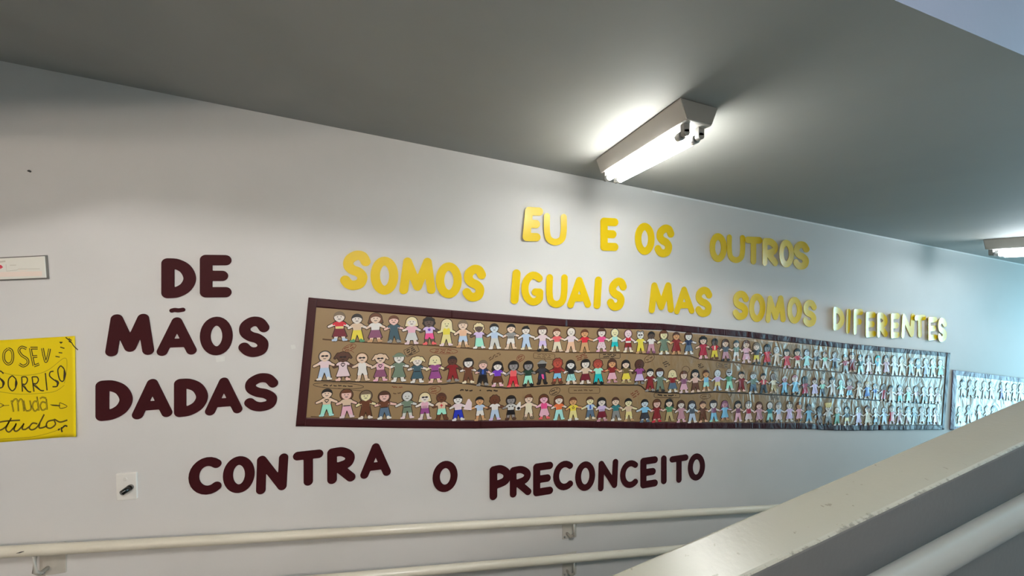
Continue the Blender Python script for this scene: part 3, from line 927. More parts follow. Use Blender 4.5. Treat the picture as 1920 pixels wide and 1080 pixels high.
# each: centre x, head top y, feet y (pixels) | skin | hair style and colour | top | bottom | shoes
ROWS = [('top', '''637 584 639 pale short grey_brown|tee red|skirt burgundy|pale_blue
670 588 641 pale short black|tee beige|trousers yellow|green
704 587 641 fair bob brown|tee white|skirt mauve|tan
739 591 642 rosy short brown|jumpsuit dark_teal|-|grey
772 594 645 pale bob blond|tee pink|skirt pale_grey|pale_pink
805 595 646 dark curly black|tee lilac|shorts hot_pink|coral
837 598 648 yellowish long blond|tank yellow|trousers pale_yellow|pale_pink
868 600 651 fair tuft grey_brown|tank peach|shorts pale_blue|tan
898 606 653 dark curly blond|tee lilac|longskirt mint|white
927 606 654 bluish short black|tank pale_blue|trousers pale_grey|white
957.5 607 654 fair short black|tee grey|shorts white|beige
986 611 655 pale tuft black|jumpsuit pale_blue|-|cream
1017 612 658 pale ring dark_brown|tee pale_pink|shorts lilac|black
1044 615 659 fair short brown|tee coral|trousers cream|beige
1070 614 660 pale bald brown|tee pale_pink|trousers peach|fair
1095.6 617 660 tanned short brown|tee red|trousers tan|tan
1127 616 659 pale ring dark_brown|tee hot_pink|skirt pale_pink|pink
1152 616 658.6 yellowish bald silver|tank aqua|shorts turquoise|cream
1177 618 660 pale_pink bald mauve|tank red|shorts dark_red|cream
1200 621 662 white ears grey|jumpsuit yellow|-|tan
1220 621 662 dark short black|tee white|trousers dusty_pink|mauve
1244 620 664 yellowish ring brown|dress sage|-|white
1267 622 664 tanned short dark_brown|dress dark_red|-|tan
1290 623 664 white ring dark_brown|tee navy|skirt denim|white
1317.5 631 672 fair curly black|dress crimson|-|pink
1338.6 634 673 dark short black|jacket red|trousers yellow|brown
1359 636 676 fair long dark_brown|jacket slate|trousers dusty_pink|black
1379 637.5 676 fair short black|tee sage|shorts white|pale_grey
1398 638 680 fair bob brown|dress pink|-|pale_pink
1416.5 642 682 fair bob grey_brown|tee charcoal|shorts yellow|black
1437 646 684 ashen ring black|dress red|-|black
1454.5 650 685 pale_grey ring silver|tee beige|trousers beige|pale_grey
1474 655 690 fair ring black|dress red|-|pink
1493 654 690 fair curly black|jacket red|shorts cream|grey
1511 655 690 bluish ring dark_brown|dress aqua|-|white
1529 656 691 white ring silver|tee slate|trousers pale_grey|white
1544.6 659 690 fair short brown|tee mint|trousers white|white
1563 660 690 bluish ring silver|tee pale_blue|trousers slate|charcoal
1583.7 664 700 fair short black|tee crimson|trousers grey|pale_grey
1596 661 697 fair ring dark_brown|jacket dark_red|trousers dark_red|beige
1611 664 701 white short black|tee dark_green|trousers aqua|white
1627 666 701 pale long brown|dress pale_pink|-|dusty_pink
1644 666 701 pale long turquoise|tee sky|skirt white|pale_grey
1660 666 702 fair long dark_brown|dress dusty_pink|-|dark_brown
1674 667 703 white ring silver|tee pale_grey|trousers white|white
1689 669 703 cream ring brown|tee cream|trousers cream|beige
1705.6 671 704 white short dark_brown|tee aqua|trousers pale_blue|white
1719 672 705 pale long black|tee charcoal|shorts pale_yellow|yellowish
1734 672 706 bluish ring silver|dress pale_blue|-|pale_blue
1747.5 673 706 white ring silver|tee sky|trousers pale_blue|white
1761 674 707 white bald silver|dress mint|-|white'''),
        ('middle', '''609 658 712 fair bald grey|tee pale_pink|trousers pale_blue|white
643.6 660 713 dark_brown pigtails dark_brown|dress pale_pink|-|rosy
679.7 661.6 713.6 fair bald tan|tank white|shorts white|beige
713.4 663 714 fair pigtails beige|tank pink|skirt mauve|pink
748 661 715 white hat sage|dress sage|-|white
782.5 667.7 717 pale pigtails blond|tee dark_teal|skirt dark_teal|white
815.8 666 717 yellowish bob blond|tee purple|skirt purple|rosy
848.6 667 715 dark_brown short black|tee dark_red|trousers dark_red|grey
878 672 718 white ring black|tee brown|trousers brown|cream
905 675 722.5 rosy short grey_brown|jacket navy|trousers black|grey
932.7 677.5 724 pale bob black|tee violet|skirt brown|pink
962 677.5 725 ashen ring black|tank coral|trousers red|coral
990 677.5 723 ashen ring black|jacket dark_green|trousers mint|black
1016 675 720 soot hat grey|tee charcoal|shorts navy|black
1044.7 672 719 reddish curly auburn|tee dark_red|shorts sky|brown
1070 675 719.7 white bob black|tee black|skirt aqua|fair
1097 674 719 pale ring black|tee beige|skirt burgundy|pale
1121 674 719.7 reddish curly auburn|tee mint|trousers turquoise|black
1147 673 717 tanned long dark_brown|tee dark_red|skirt pink|dusty_pink
1173 675 717 fair long black|tee olive|skirt yellow|khaki
1198 675 719.7 dark_brown ring dark_brown|tee purple|skirt lilac|grey
1218 690.6 733 white short black|jumpsuit dark_red|-|grey
1236.6 691 734 bluish ring dark_brown|jumpsuit sage|-|black
1260 693 735 yellowish bob blond|tee dark_red|skirt denim|white
1281 696 736 fair ring brown|tee mauve|skirt pink|pale_pink
1302.7 692.7 735 fair bob black|tank rosy|trousers brown|fair
1322.8 693 733 tanned short dark_brown|tank sky|shorts aqua|fair
1344 692.7 731.6 bluish bald silver|tee lilac|shorts pale_yellow|pale_blue
1366 691 731.6 bluish short silver|jacket green|trousers mint|white
1389 696 734 fair short black|tee dark_red|trousers dark_red|rosy
1410.6 696 737 bluish short grey_brown|tee sage|trousers denim|pale_grey
1430 699 736 fair short black|jacket red|trousers charcoal|black
1448.6 700 736 ashen bald silver|jacket cream|trousers khaki|beige
1469.7 704.5 739 dusty_pink short pale_grey|tee sky|trousers sky|black
1489 703 739 pale ring dusty_pink|dress sky|-|black
1507.7 706 742.5 dark ring black|dress crimson|-|black
1526 708 742.5 pale tuft dark_brown|dress lilac|-|white
1540 708 742.6 fair short brown|tee mint|trousers slate|grey
1558.5 707 743 white curly black|tee pale_grey|trousers white|grey
1575 711 744 aqua bald silver|tee mint|skirt white|cream
1591 711 745.5 pale ring grey|tee dusty_pink|skirt sky|white
1608 713.7 747 beige short dark_brown|dress beige|-|pale_grey
1624 714.4 747 pale short blond|dress blue|-|pale_grey
1638.5 719 748 fair short black|tee blue|trousers pale_blue|white
1655 720 752 ashen ring grey|dress crimson|-|beige
1668.5 722 754 white bob black|dress white|-|white
1685 722 755 rosy ring black|tee pale_pink|trousers turquoise|white
1701 724 755 pale bald silver|dress mint|-|pale_grey
1716 724 755 pale_grey ring grey|tee dusty_pink|trousers grey|black
1730 725 756 bluish ring silver|tee pale_grey|trousers slate|white
1743.5 726 756 white ring dusty_pink|dress lilac|-|white
1756 727 757 pale ring grey_brown|dress pale_pink|-|beige'''),
        ('bottom', '''613 728 779.4 fair short black|tank beige|trousers mint|aqua
650.6 730 782.6 rosy ring brown|tee beige|trousers pink|pale_pink
686 732.5 784.5 yellowish ring grey_brown|jumpsuit brown|-|pale
721 734 785 rosy ring dark_brown|tee brown|trousers denim|white
763.7 733.4 784 pale_grey bald charcoal|tee sage|shorts sage|pale_pink
796.6 735.8 785.5 pale bob blond|tank pink|shorts purple|pale_pink
828 735.8 787 brown short dark_brown|tee beige|shorts mint|brown
859 740 787.8 white tuft black|jacket pale_pink|trousers strong_blue|white
899.7 743 787.8 tanned short black|tee pale_blue|shorts white|tan
927.5 741 787 brown curly brown|tee white|trousers pale_blue|lilac
957.5 742 786.4 ashen ring black|tee pale_grey|shorts black|dark_brown
990.8 739 785 fair tuft brown|tank cream|shorts cream|grey_brown
1019.8 739 785 pink long brown|tank hot_pink|skirt pink|coral
1047.5 741 786.4 pale long brown|tee orange|trousers aqua|aqua
1074 744 787.5 tanned short brown|tee yellow|trousers pale_yellow|white
1106 743 785.6 yellowish short dark_brown|jacket pale_blue|trousers denim|cream
1127.8 745 789 pale long black|tee lilac|skirt burgundy|dusty_pink
1154 744 788 fair short dark_brown|tee teal|trousers grey|white
1178 746 789 yellowish short black|tee beige|shorts pale_yellow|tan
1208 747.7 790.8 bluish short black|tee sky|skirt charcoal|denim
1230.5 749 790.8 rosy ring brown|dress dark_red|-|red
1254 747.7 789 fair bob black|tee green|trousers khaki|khaki
1276 750.5 791 pale bob dark_brown|dress dusty_pink|-|pink
1296.6 751 792 bluish bob charcoal|tank slate|trousers pale_blue|white
1317 751 791 peach short dark_brown|jumpsuit brown|-|peach
1337 750.5 790 white ring charcoal|tank mauve|trousers sky|aqua
1357.5 750.5 787.5 dusty_pink bob mauve|dress sky|-|tan
1382.5 751.4 790 fair bob black|tank mauve|trousers pink|pale_pink
1402 752 791 pale ring grey|tank crimson|skirt pale_pink|beige
1422 753 791 rosy bob brown|dress dusty_pink|-|brown
1441.6 753 790 white bald charcoal|tee teal|trousers aqua|black
1458.4 754 791 pale ring grey|tee pale_blue|skirt pale_pink|grey
1478.6 753 790 pale ring grey_brown|dress lilac|-|pale_grey
1496.4 754 789 tanned ring brown|dress pink|-|dark_brown
1514.7 756.6 792 ashen short charcoal|tee sky|trousers sky|white
1535 762 796.7 dark ring charcoal|dress brown|-|dark_brown
1551 757 796.7 white crown pale_yellow|tee pale_grey|trousers grey|black
1567 763 796.7 pale bald khaki|jacket green|trousers green|white
1586 762.6 796.7 pale_grey ring black|tee charcoal|shorts pale_yellow|cream
1608 762 796.7 pale long grey|dress lilac|-|lilac
1624.4 761 796.7 fair ring brown|dress cream|-|beige
1640 764 795 pale_grey bald silver|tee pale_grey|skirt denim|slate
1656 763.4 795 bluish bald silver|tee pale_blue|trousers pale_blue|pale_grey
1670 760 794 pale ring grey|dress red|-|pink
1684 762 795 pale short dark_brown|tee pale_pink|trousers dusty_pink|white
1700 762 795 white long black|tee pale_grey|trousers pale_pink|white
1712.6 763 795.5 ashen short black|tee slate|trousers slate|grey
1726 763 794 white ring silver|dress pale_grey|-|white
1740 763.4 795 bluish ring grey|dress pale_blue|-|pale_blue
1752 765 795 rosy ring brown|dress pale_pink|-|dusty_pink''')]

ONES = ['', 'first', 'second', 'third', 'fourth', 'fifth', 'sixth', 'seventh', 'eighth', 'ninth', 'tenth', 'eleventh', 'twelfth', 'thirteenth', 'fourteenth', 'fifteenth', 'sixteenth', 'seventeenth', 'eighteenth', 'nineteenth']
TENS = {2: ('twentieth', 'twenty'), 3: ('thirtieth', 'thirty'), 4: ('fortieth', 'forty'), 5: ('fiftieth', 'fifty')}


def ordinal(n):
    if n < 20:
        return ONES[n]
    a, b = TENS[n // 10]
    return a if n % 10 == 0 else b + '-' + ONES[n % 10]


TOPN = dict(tee='tee', tank='vest', jacket='jacket', dress='dress', jumpsuit='jumpsuit')
BOTN = dict(trousers='trousers', shorts='shorts', skirt='skirt', longskirt='long skirt')
GX, GY, GXX, GYY = grid(-0.56, 0.56, -0.06, 1.12, 0.024)
FX, FY, FXX, FYY = grid(-0.2, 0.2, 0.62, 1.0, 0.012)


def doll(cx, top, feet, skin, hair, hcol, tk, tc, bk, bc, shoe, hl, hr, label, group, extra=(), small=False):
    u0, zb = W(cx, feet)
    zt = W(cx, top)[1]
    H = zt - zb
    root = empty('paper_doll', (u0, 0, zb))
    tag(root, label, 'paper doll', group)
    tilt = R.uniform(-0.03, 0.03)

    def put(name, d, layer, m, g=(GX, GY), parent=root):
        sh = contour_fill(d, *g)
        if not sh[0]:
            return None

        def to3d(x, y, t):
            uu_ = u0 + (x + tilt * (y - 0.4)) * H
            zz_ = zb + y * H
            return (uu_, -(0.002 + hw(uu_, zz_) + layer * 0.0006 + t), zz_)
        return solid(name, sh, to3d, 0.0006, m, parent)
    X, Y = GXX, GYY
    hc = (0.0, 0.815)
    mn = np.minimum
    skirt = bk in ('skirt', 'longskirt') or tk == 'dress'
    # body: one silhouette with head, neck, arms and legs
    body = d_ell(X, Y, hc, 0.162, 0.16)
    body = mn(body, d_seg(X, Y, (0, 0.72), (0, 0.55), 0.05))
    body = mn(body, d_poly(X, Y, [(-0.13, 0.635), (0.13, 0.635), (0.115, 0.36), (-0.115, 0.36)]) - 0.012)
    for sgn, hx in ((-1, hl), (1, hr)):
        hand = (sgn * hx, 0.50 + R.uniform(-0.015, 0.015))
        elb = (sgn * (0.12 + (hx - 0.12) * 0.55), 0.535)
        body = mn(body, d_seg(X, Y, (sgn * 0.11, 0.60), elb, 0.046, 0.040))
        body = mn(body, d_seg(X, Y, elb, hand, 0.040, 0.036))
        body = mn(body, d_seg(X, Y, (sgn * 0.065, 0.38), (sgn * 0.128, 0.06), 0.06, 0.052))
        body = mn(body, d_seg(X, Y, (sgn * 0.125, 0.035), (sgn * 0.195, 0.03), 0.035, 0.028))
    # clothes
    tp = None
    if tk == 'tank':
        tp = d_poly(X, Y, [(-0.10, 0.66), (-0.055, 0.66), (0, 0.615), (0.055, 0.66), (0.10, 0.66), (0.135, 0.57), (0.125, 0.42), (-0.125, 0.42), (-0.135, 0.57)])
    else:
        tp = d_poly(X, Y, [(-0.07, 0.665), (0, 0.63), (0.07, 0.665), (0.15, 0.645), (0.225, 0.575), (0.19, 0.53), (0.135, 0.565), (0.128, 0.42), (-0.128, 0.42), (-0.135, 0.565), (-0.19, 0.53), (-0.225, 0.575), (-0.15, 0.645)])
    bt = None
    TR = [(-0.128, 0.44), (0.128, 0.44), (0.205, 0.07), (0.07, 0.07), (0.0, 0.29), (-0.07, 0.07), (-0.205, 0.07)]
    if tk == 'jumpsuit' or bk == 'trousers':
        bt = d_poly(X, Y, TR)
    elif bk == 'shorts':
        bt = d_poly(X, Y, [(-0.128, 0.44), (0.128, 0.44), (0.17, 0.21), (0.045, 0.21), (0.0, 0.30), (-0.045, 0.21), (-0.17, 0.21)])
    elif bk == 'longskirt':
        bt = d_poly(X, Y, [(-0.125, 0.44), (0.125, 0.44), (0.2, 0.07), (-0.17, 0.07)])
    elif bk == 'skirt' or tk == 'dress':
        bt = d_poly(X, Y, [(-0.125, 0.44), (0.125, 0.44), (0.225, 0.15), (-0.225, 0.15)])
    whole = mn(body, tp)
    if bt is not None:
        whole = mn(whole, bt)
    # hair
    back = front = None
    top_ = np.maximum(d_ell(X, Y, (0, 0.825), 0.182, 0.172), -d_ell(X, Y, (0, 0.75), 0.19, 0.13))
    top_ = np.maximum(top_, 0.80 - Y)
    if hair == 'short':
        front = top_
    elif hair == 'tuft':
        front = mn(np.maximum(top_, 0.85 - Y), d_seg(X, Y, (-0.03, 0.94), (0.09, 1.0), 0.06, 0.02))
    elif hair == 'bob':
        back = mn(d_ell(X, Y, (0, 0.81), 0.195, 0.185), d_poly(X, Y, [(-0.19, 0.83), (0.19, 0.83), (0.235, 0.66), (-0.235, 0.66)]))
        front = top_
    elif hair == 'long':
        back = mn(d_ell(X, Y, (0, 0.81), 0.195, 0.185), d_poly(X, Y, [(-0.19, 0.84), (0.19, 0.84), (0.225, 0.54), (-0.225, 0.54)]))
        front = top_
    elif hair == 'curly':
        back = d_ell(X, Y, hc, 0.205, 0.195) + 0.012 * np.sin(np.arctan2(Y - hc[1], X) * 9)
        front = np.maximum(top_, 0.86 - Y)
    elif hair in ('ring', 'bald'):
        back = d_ell(X, Y, hc, 0.202 if hair == 'ring' else 0.182, 0.195 if hair == 'ring' else 0.178)
        if hair == 'ring':
            front = np.maximum(top_, 0.88 - Y)
    elif hair == 'pigtails':
        back = mn(d_ell(X, Y, (0, 0.83), 0.175, 0.17), mn(d_seg(X, Y, (-0.15, 0.92), (-0.26, 0.80), 0.05, 0.025), d_seg(X, Y, (0.15, 0.92), (0.26, 0.80), 0.05, 0.025)))
        front = top_
    elif hair == 'hat':
        front = mn(np.maximum(top_, 0.87 - Y), d_seg(X, Y, (-0.2, 0.88), (0.2, 0.88), 0.025))
    elif hair == 'ears':
        back = mn(d_ell(X, Y, (-0.11, 0.95), 0.06, 0.06), d_ell(X, Y, (0.11, 0.95), 0.06, 0.06))
        front = d_ell(X, Y, (0, 0.93), 0.05, 0.03)
    elif hair == 'crown':
        front = d_poly(X, Y, [(-0.16, 0.84), (0.16, 0.84), (0.2, 1.06), (-0.2, 1.06)])
    hm = pm(hcol)
    if back is not None:
        whole = mn(whole, back)
        put('hair', back, 2.0, hm)
    put('drawn_outline', whole - 0.026, 1.0, M_edge)  # slightly larger dark silhouette beneath each doll
    put('body', body, 3.0, pm(skin))
    tm_ = pm(tc)
    if tk in ('dress', 'jumpsuit'):
        put(TOPN[tk], mn(tp, bt), 4.0, tm_)
    else:
        if bt is not None:
            put(bk if bk != 'longskirt' else 'skirt', bt, 4.0, pm(bc))
        put('shirt' if tk != 'jacket' else 'jacket', tp, 4.6, tm_)
    if front is not None:
        put('fringe', front, 4.6, hm)
    sm = pm(shoe)
    for sgn in (-1, 1):
        put('shoe', mn(d_seg(X, Y, (sgn * 0.115, 0.045), (sgn * 0.215, 0.034), 0.043, 0.034), d_seg(X, Y, (sgn * 0.125, 0.04), (sgn * 0.125, 0.07), 0.046)), 4.8, sm)
    # face
    X, Y = FXX, FYY
    g = (FX, FY)
    if 'sunglasses' in extra:
        fc = mn(d_ell(X, Y, (-0.06, 0.83), 0.055, 0.032), d_ell(X, Y, (0.06, 0.83), 0.055, 0.032))
        fc = mn(fc, d_seg(X, Y, (-0.06, 0.84), (0.06, 0.84), 0.01))
    else:
        e = 0.017 if not small else 0.02
        fc = mn(d_ell(X, Y, (-0.055, 0.82), e, e), d_ell(X, Y, (0.055, 0.82), e, e))
    fc = mn(fc, d_line(X, Y, [(-0.04, 0.745), (0.0, 0.735), (0.04, 0.745)], 0.010))
    put('face', fc, 3.9, M_face, g)
    X, Y = GXX, GYY
    for ex in extra:
        if ex == 'heart':
            hp = [(0.07 * 0.9 * 16 * math.sin(t) ** 3 / 16, 0.56 + 0.07 * (13 * math.cos(t) - 5 * math.cos(2 * t) - 2 * math.cos(3 * t) - math.cos(4 * t)) / 16) for t in np.linspace(0, 2 * math.pi, 20)[:-1]]
            put('heart', np.abs(d_poly(X, Y, hp)) - 0.012, 5.8, M_face)
        if ex == 'cane':
            put('cane', mn(d_seg(X, Y, (0.34, 0.5), (0.33, 0.02), 0.016), d_seg(X, Y, (0.34, 0.5), (0.28, 0.5), 0.016)), 5.8, pm('peach'))
        if ex == 'bag':
            put('paper_bag', d_poly(X, Y, [(0.2, 0.42), (0.52, 0.36), (0.54, 0.66), (0.44, 0.82), (0.38, 0.8)]), 5.8, pm('pale_pink'))
        if ex == 'card':
            put('held_card', d_poly(X, Y, [(0.2, 0.38), (0.42, 0.37), (0.42, 0.73), (0.36, 0.72), (0.2, 0.55)]), 5.8, pm('white'))
            put('card_mark', d_ell(X, Y, (0.33, 0.46), 0.07, 0.06), 7.0, pm('black'))
        if ex == 'bow':
            put('bow', mn(d_poly(X, Y, [(-0.1, 0.6), (0, 0.57), (-0.1, 0.53)]), d_poly(X, Y, [(0.1, 0.6), (0, 0.57), (0.1, 0.53)])), 5.8, pm('black'))
        if ex == 'cross':
            put('cross', mn(d_seg(X, Y, (0, 0.6), (0, 0.47), 0.014), d_seg(X, Y, (-0.05, 0.54), (0.05, 0.54), 0.014)), 5.8, pm('red'))
        if ex == 'star':
            sp = [((0.07 if k % 2 == 0 else 0.03) * math.sin(k * math.pi / 5), 0.55 + (0.07 if k % 2 == 0 else 0.03) * math.cos(k * math.pi / 5)) for k in range(10)]
            put('star', np.abs(d_poly(X, Y, sp)) - 0.010, 5.8, pm('olive'))
        if ex == 'tie':
            put('tie', d_poly(X, Y, [(-0.03, 0.64), (0.03, 0.64), (0.045, 0.48), (0, 0.44), (-0.045, 0.48)]), 5.8, pm('blue'))
        if ex == 'stripes':
            s = np.full(X.shape, 9e9)
            for y in (0.6, 0.55, 0.5, 0.45):
                s = mn(s, d_seg(X, Y, (-0.1, y), (0.1, y), 0.010))
            put('stripes', s, 5.8, M_face)
        if ex == 'vband':
            put('shirt_front', d_poly(X, Y, [(-0.04, 0.64), (0.04, 0.64), (0.03, 0.44), (-0.03, 0.44)]), 5.8, pm('cream'))
        if ex == 'whiteband':
            put('waist_band', d_poly(X, Y, [(-0.12, 0.5), (0.12, 0.5), (0.125, 0.42), (-0.125, 0.42)]), 5.8, pm('white'))
        if ex == 'yokered':
            put('yoke', d_poly(X, Y, [(-0.12, 0.5), (0.12, 0.5), (0.125, 0.42), (-0.125, 0.42)]), 5.8, pm('pale_yellow'))
        if ex == 'flower':
            put('flower', d_ell(X, Y, (0, 0.55), 0.05, 0.05) + 0.014 * np.sin(np.arctan2(Y - 0.55, X) * 6), 5.8, pm('violet'))
        if ex == 'dots':
            s = np.full(X.shape, 9e9)
            for a, b in ((-0.06, 0.36), (0.05, 0.34), (-0.1, 0.24), (0.0, 0.27), (0.1, 0.22), (-0.02, 0.19)):
                s = mn(s, d_ell(X, Y, (a, b), 0.018, 0.018))
            put('dots', s, 5.8, pm('mauve'))
        if ex == 'pleats':
            s = np.full(X.shape, 9e9)
            for a in (-0.12, -0.04, 0.04, 0.12):
                s = mn(s, d_seg(X, Y, (a * 0.6, 0.42), (a * 1.2, 0.17), 0.010))
            put('pleats', s, 5.8, pm('teal'))
        if ex == 'redpanel':
            put('panel', d_poly(X, Y, [(-0.04, 0.42), (0.06, 0.42), (0.08, 0.2), (0.0, 0.24)]), 5.8, pm('hot_pink'))
        if ex == 'belt':
            put('belt', d_seg(X, Y, (-0.11, 0.43), (0.11, 0.43), 0.016), 5.8, M_face)
    return root


EXTRA = {('top', 1): ['yokered'], ('top', 6): ['flower'], ('top', 11): ['stripes'], ('top', 17): ['dots'], ('top', 19): ['whiteband'], ('top', 20): ['sunglasses'], ('top', 26): ['vband'], ('top', 29): ['belt'],
         ('middle', 1): ['sunglasses'], ('middle', 2): ['sunglasses', 'heart'], ('middle', 3): ['sunglasses'], ('middle', 4): ['sunglasses', 'heart', 'cane'], ('middle', 6): ['belt'], ('middle', 7): ['belt'],
         ('middle', 10): ['tie'], ('middle', 14): ['redpanel'], ('middle', 16): ['pleats'], ('middle', 29): ['sunglasses'], ('middle', 32): ['vband'],
         ('bottom', 1): ['heart'], ('bottom', 2): ['belt'], ('bottom', 4): ['belt'], ('bottom', 5): ['belt'], ('bottom', 6): ['sunglasses', 'stripes'], ('bottom', 7): ['cross'], ('bottom', 8): ['bag'],
         ('bottom', 11): ['bow', 'card'], ('bottom', 15): ['star'], ('bottom', 16): ['tie'], ('bottom', 17): ['stripes']}
HN = dict(short='short', bob='bobbed', long='long', curly='curly', ring='', bald='', pigtails='', tuft='', hat='', ears='', crown='')


def words_hair(st, c):
    c = c.replace('_', ' ').replace('grey brown', 'brown')
    return {'short': f'short {c} hair', 'bob': f'bobbed {c} hair', 'long': f'long {c} hair', 'curly': f'curly {c} hair', 'ring': f'{c} hair', 'bald': 'bald head',
            'pigtails': f'{c} pigtails', 'tuft': f'{c} quiff', 'hat': f'{c} hat', 'ears': 'animal ears', 'crown': 'tall crown'}[st]


for rn, txt in ROWS:
    L_ = [l for l in txt.strip().split('\n')]
    xs = [float(l.split()[0]) for l in L_]
    for i, l in enumerate(L_):
        a, b, c, sh = l.split('|')
        cx, top, feet, skin, hair, hcol = a.split()
        cx, top, feet = float(cx), float(top), float(feet)
        tk, tc = b.split()
        bk, bc = c.split() if c != '-' else ('', '')
        H = W(cx, top)[1] - W(cx, feet)[1]
        uc = W(cx, feet)[0]
        hl = min(0.44, (uc - W(xs[i - 1], feet)[0]) / 2 / H) if i else 0.34
        hr = min(0.44, (W(xs[i + 1], feet)[0] - uc) / 2 / H) if i + 1 < len(xs) else 0.3
        hl, hr = max(0.24, hl - 0.01), max(0.24, hr - 0.01)
        cl = lambda q: q.replace('_', ' ')
        outfit = f'{cl(tc)} {TOPN[tk]}' + (f', {cl(bc)} {BOTN[bk]}' if bk else '')
        lb = f"paper doll, {words_hair(hair, hcol)}, {outfit}, {ordinal(i + 1)} in mural's {rn} row"
        if len(lb.split()) > 15:
            lb = lb.replace('paper doll, ' + words_hair(hair, hcol), 'paper doll')
        doll(cx, top, feet, skin, hair, hcol, tk, tc, bk, bc, sh, hl, hr, lb, f'paper dolls in the {rn} row', EXTRA.get((rn, i + 1), ()), small=cx > 1450)

# ------------------------------------------------------------------ the second mural, cut off by the frame
uu, zz = W(1850, 750)
mural2 = empty('mural', (uu, 0, zz))
tag(mural2, 'second crumpled paper mural with purple border behind the parapet at far right', 'mural', 'paper murals on the wall')
M_bord2 = mat('purple_paper', rgb('5a4058', 1.1), rough=0.5, spec=0.35, coat=0.15, coat_rough=0.35, build=crumple(0.7))
M_pale = mat('pale_crumpled_paper', rgb('b0a290', 1.3), build=crumple(1.0), **FILM)
strip('kraft_sheet', [(1785, 694), (2050, 728)], [(1779, 806), (2050, 810)], (1786, 1780), (2020, 2020), 0.0, M_pale, mural2, 140, 24)
strip('border_strip', [(1784.4, 693), (2020, 722)], [(1790, 702.5), (2020, 729)], (1784.4, 1790), (2020, 2020), 0.0016, M_bord2, mural2, 60)
strip('border_strip', [(1780, 693), (1800, 695)], [(1775, 806), (1795, 806)], (1784.4, 1779), (1792, 1786.5), 0.0022, M_bord2, mural2, 8, 30)
strip('border_strip', [(1786, 799), (2020, 803)], [(1779, 806), (2020, 810)], (1786, 1779), (2020, 2020), 0.0016, M_bord2, mural2, 60)
SEC = ['1803 712 744 pale ring black|tee grey|trousers pale_grey|charcoal', '1817 713 745 white ring silver|dress pale_grey|-|white', '1830 714 746 aqua ring silver|dress mint|-|white', '1844 715 747 white ring pale_grey|tee white|trousers pale_blue|white',
       '1857 715 748 pale short charcoal|tee white|trousers pink|pale_pink', '1876 717 749 bluish ring silver|tee lilac|trousers violet|white', '1888 718 750 white ring grey|tee pale_blue|trousers pale_grey|white', '1900 719 751 white bald silver|dress pale_blue|-|white', '1911 720 752 pale ring grey|tee aqua|trousers pale_grey|grey',
       '1797 762 793 aqua bald silver|dress aqua|-|white', '1815 760 792 bluish ring silver|tee pale_blue|trousers white|white', '1834 759 791 pale_grey long charcoal|tee white|trousers pale_grey|white', '1848 761 792 white ring grey|tee pale_grey|trousers white|white', '1861 761 792 pale ring charcoal|dress pale_pink|-|white']
for i, l in enumerate(SEC):
    a, b, c, sh = l.split('|')
    cx, top, feet, skin, hair, hcol = a.split()
    tk, tc = b.split()
    bk, bc = c.split() if c != '-' else ('', '')
    row, k = ('upper', i + 1) if i < 9 else ('lower', i - 8)
    cl = lambda q: q.replace('_', ' ')
    outfit = f'{cl(tc)} {TOPN[tk]}' + (f' and {cl(bc)} {BOTN[bk]}' if bk else '')
    doll(float(cx), float(top), float(feet), skin, hair, hcol, tk, tc, bk, bc, sh, 0.28, 0.28, f'paper doll, {outfit}, {ordinal(k)} in {row} row of right-hand mural', 'paper dolls on the right-hand mural', (), True)

# ------------------------------------------------------------------ yellow poster
M_post = mat('yellow_card', rgb('e6ca08', 1.3), 0.5, 0.35)
M_pen = mat('poster_ink', rgb('2c2008'), 0.6)
M_pen3 = mat('poster_brush_ink', rgb('5a4808'), 0.6)
M_pen2 = mat('poster_soft_ink', rgb('8a7410'), 0.6)
uu, zz = W(70, 730)
post = empty('poster', (uu, 0, zz))
tag(post, 'yellow hand-lettered paper poster reading O SEU SORRISO muda tudo', 'poster')


def curl_post(px, py):
    s = max(0.0, (px - 95) / 55.0)
    return 0.001 + 0.010 * s ** 2.2 * (0.35 + 0.65 * max(0.0, (py - 640) / 180.0))


def on_post(px, py, t):
    u, z = W(px, py)
    return (u, -(curl_post(px, py) + t), z)


V, Fc = [], []
nI, nJ = 30, 24
for i in range(nI + 1):
    for j in range(nJ + 1):
        s, q = i / nI, j / nJ
        xt, xb = -75 + 217 * s, -75 + 222 * s
        yt, yb = 642.2 - 12.4 * s, 835.5 - 18.5 * s
        V.append(on_post(xt + (xb - xt) * q, yt + (yb - yt) * q, 0.0008))
k = len(V)
V += [(v[0], v[1] + 0.0008, v[2]) for v in V]
w = nJ + 1
for i in range(nI):
    for j in range(nJ):
        a = i * w + j
        Fc += [(a, a + 1, a + w + 1, a + w), (k + a, k + a + w, k + a + w + 1, k + a + 1)]
rim = [i * w for i in range(nI + 1)] + [nI * w + j for j in range(1, w)] + [i * w + nJ for i in range(nI - 1, -1, -1)] + [j for j in range(nJ - 1, 0, -1)]
Fc += [(a, b, k + b, k + a) for a, b in zip(rim, rim[1:] + rim[:1])]
mesh_obj('paper_sheet', V, Fc, M_post, post, smooth=True)


def pstroke(mb, pts, wpx, t=0.0011, taper=False):
    n = len(pts)
    L_, R_ = [], []
    for i, p in enumerate(pts):
        a, b = pts[max(i - 1, 0)], pts[min(i + 1, n - 1)]
        dx, dy = b[0] - a[0], b[1] - a[1]
        q = math.hypot(dx, dy) or 1.0
        w_ = wpx / 2 * (1.0 if not taper else 0.25 + 0.75 * math.sin(math.pi * i / max(1, n - 1)))
        L_.append(on_post(p[0] - dy / q * w_, p[1] + dx / q * w_, t))
        R_.append(on_post(p[0] + dy / q * w_, p[1] - dx / q * w_, t))
    mb.add(L_ + R_, [(i, i + 1, n + i + 1, n + i) for i in range(n - 1)])


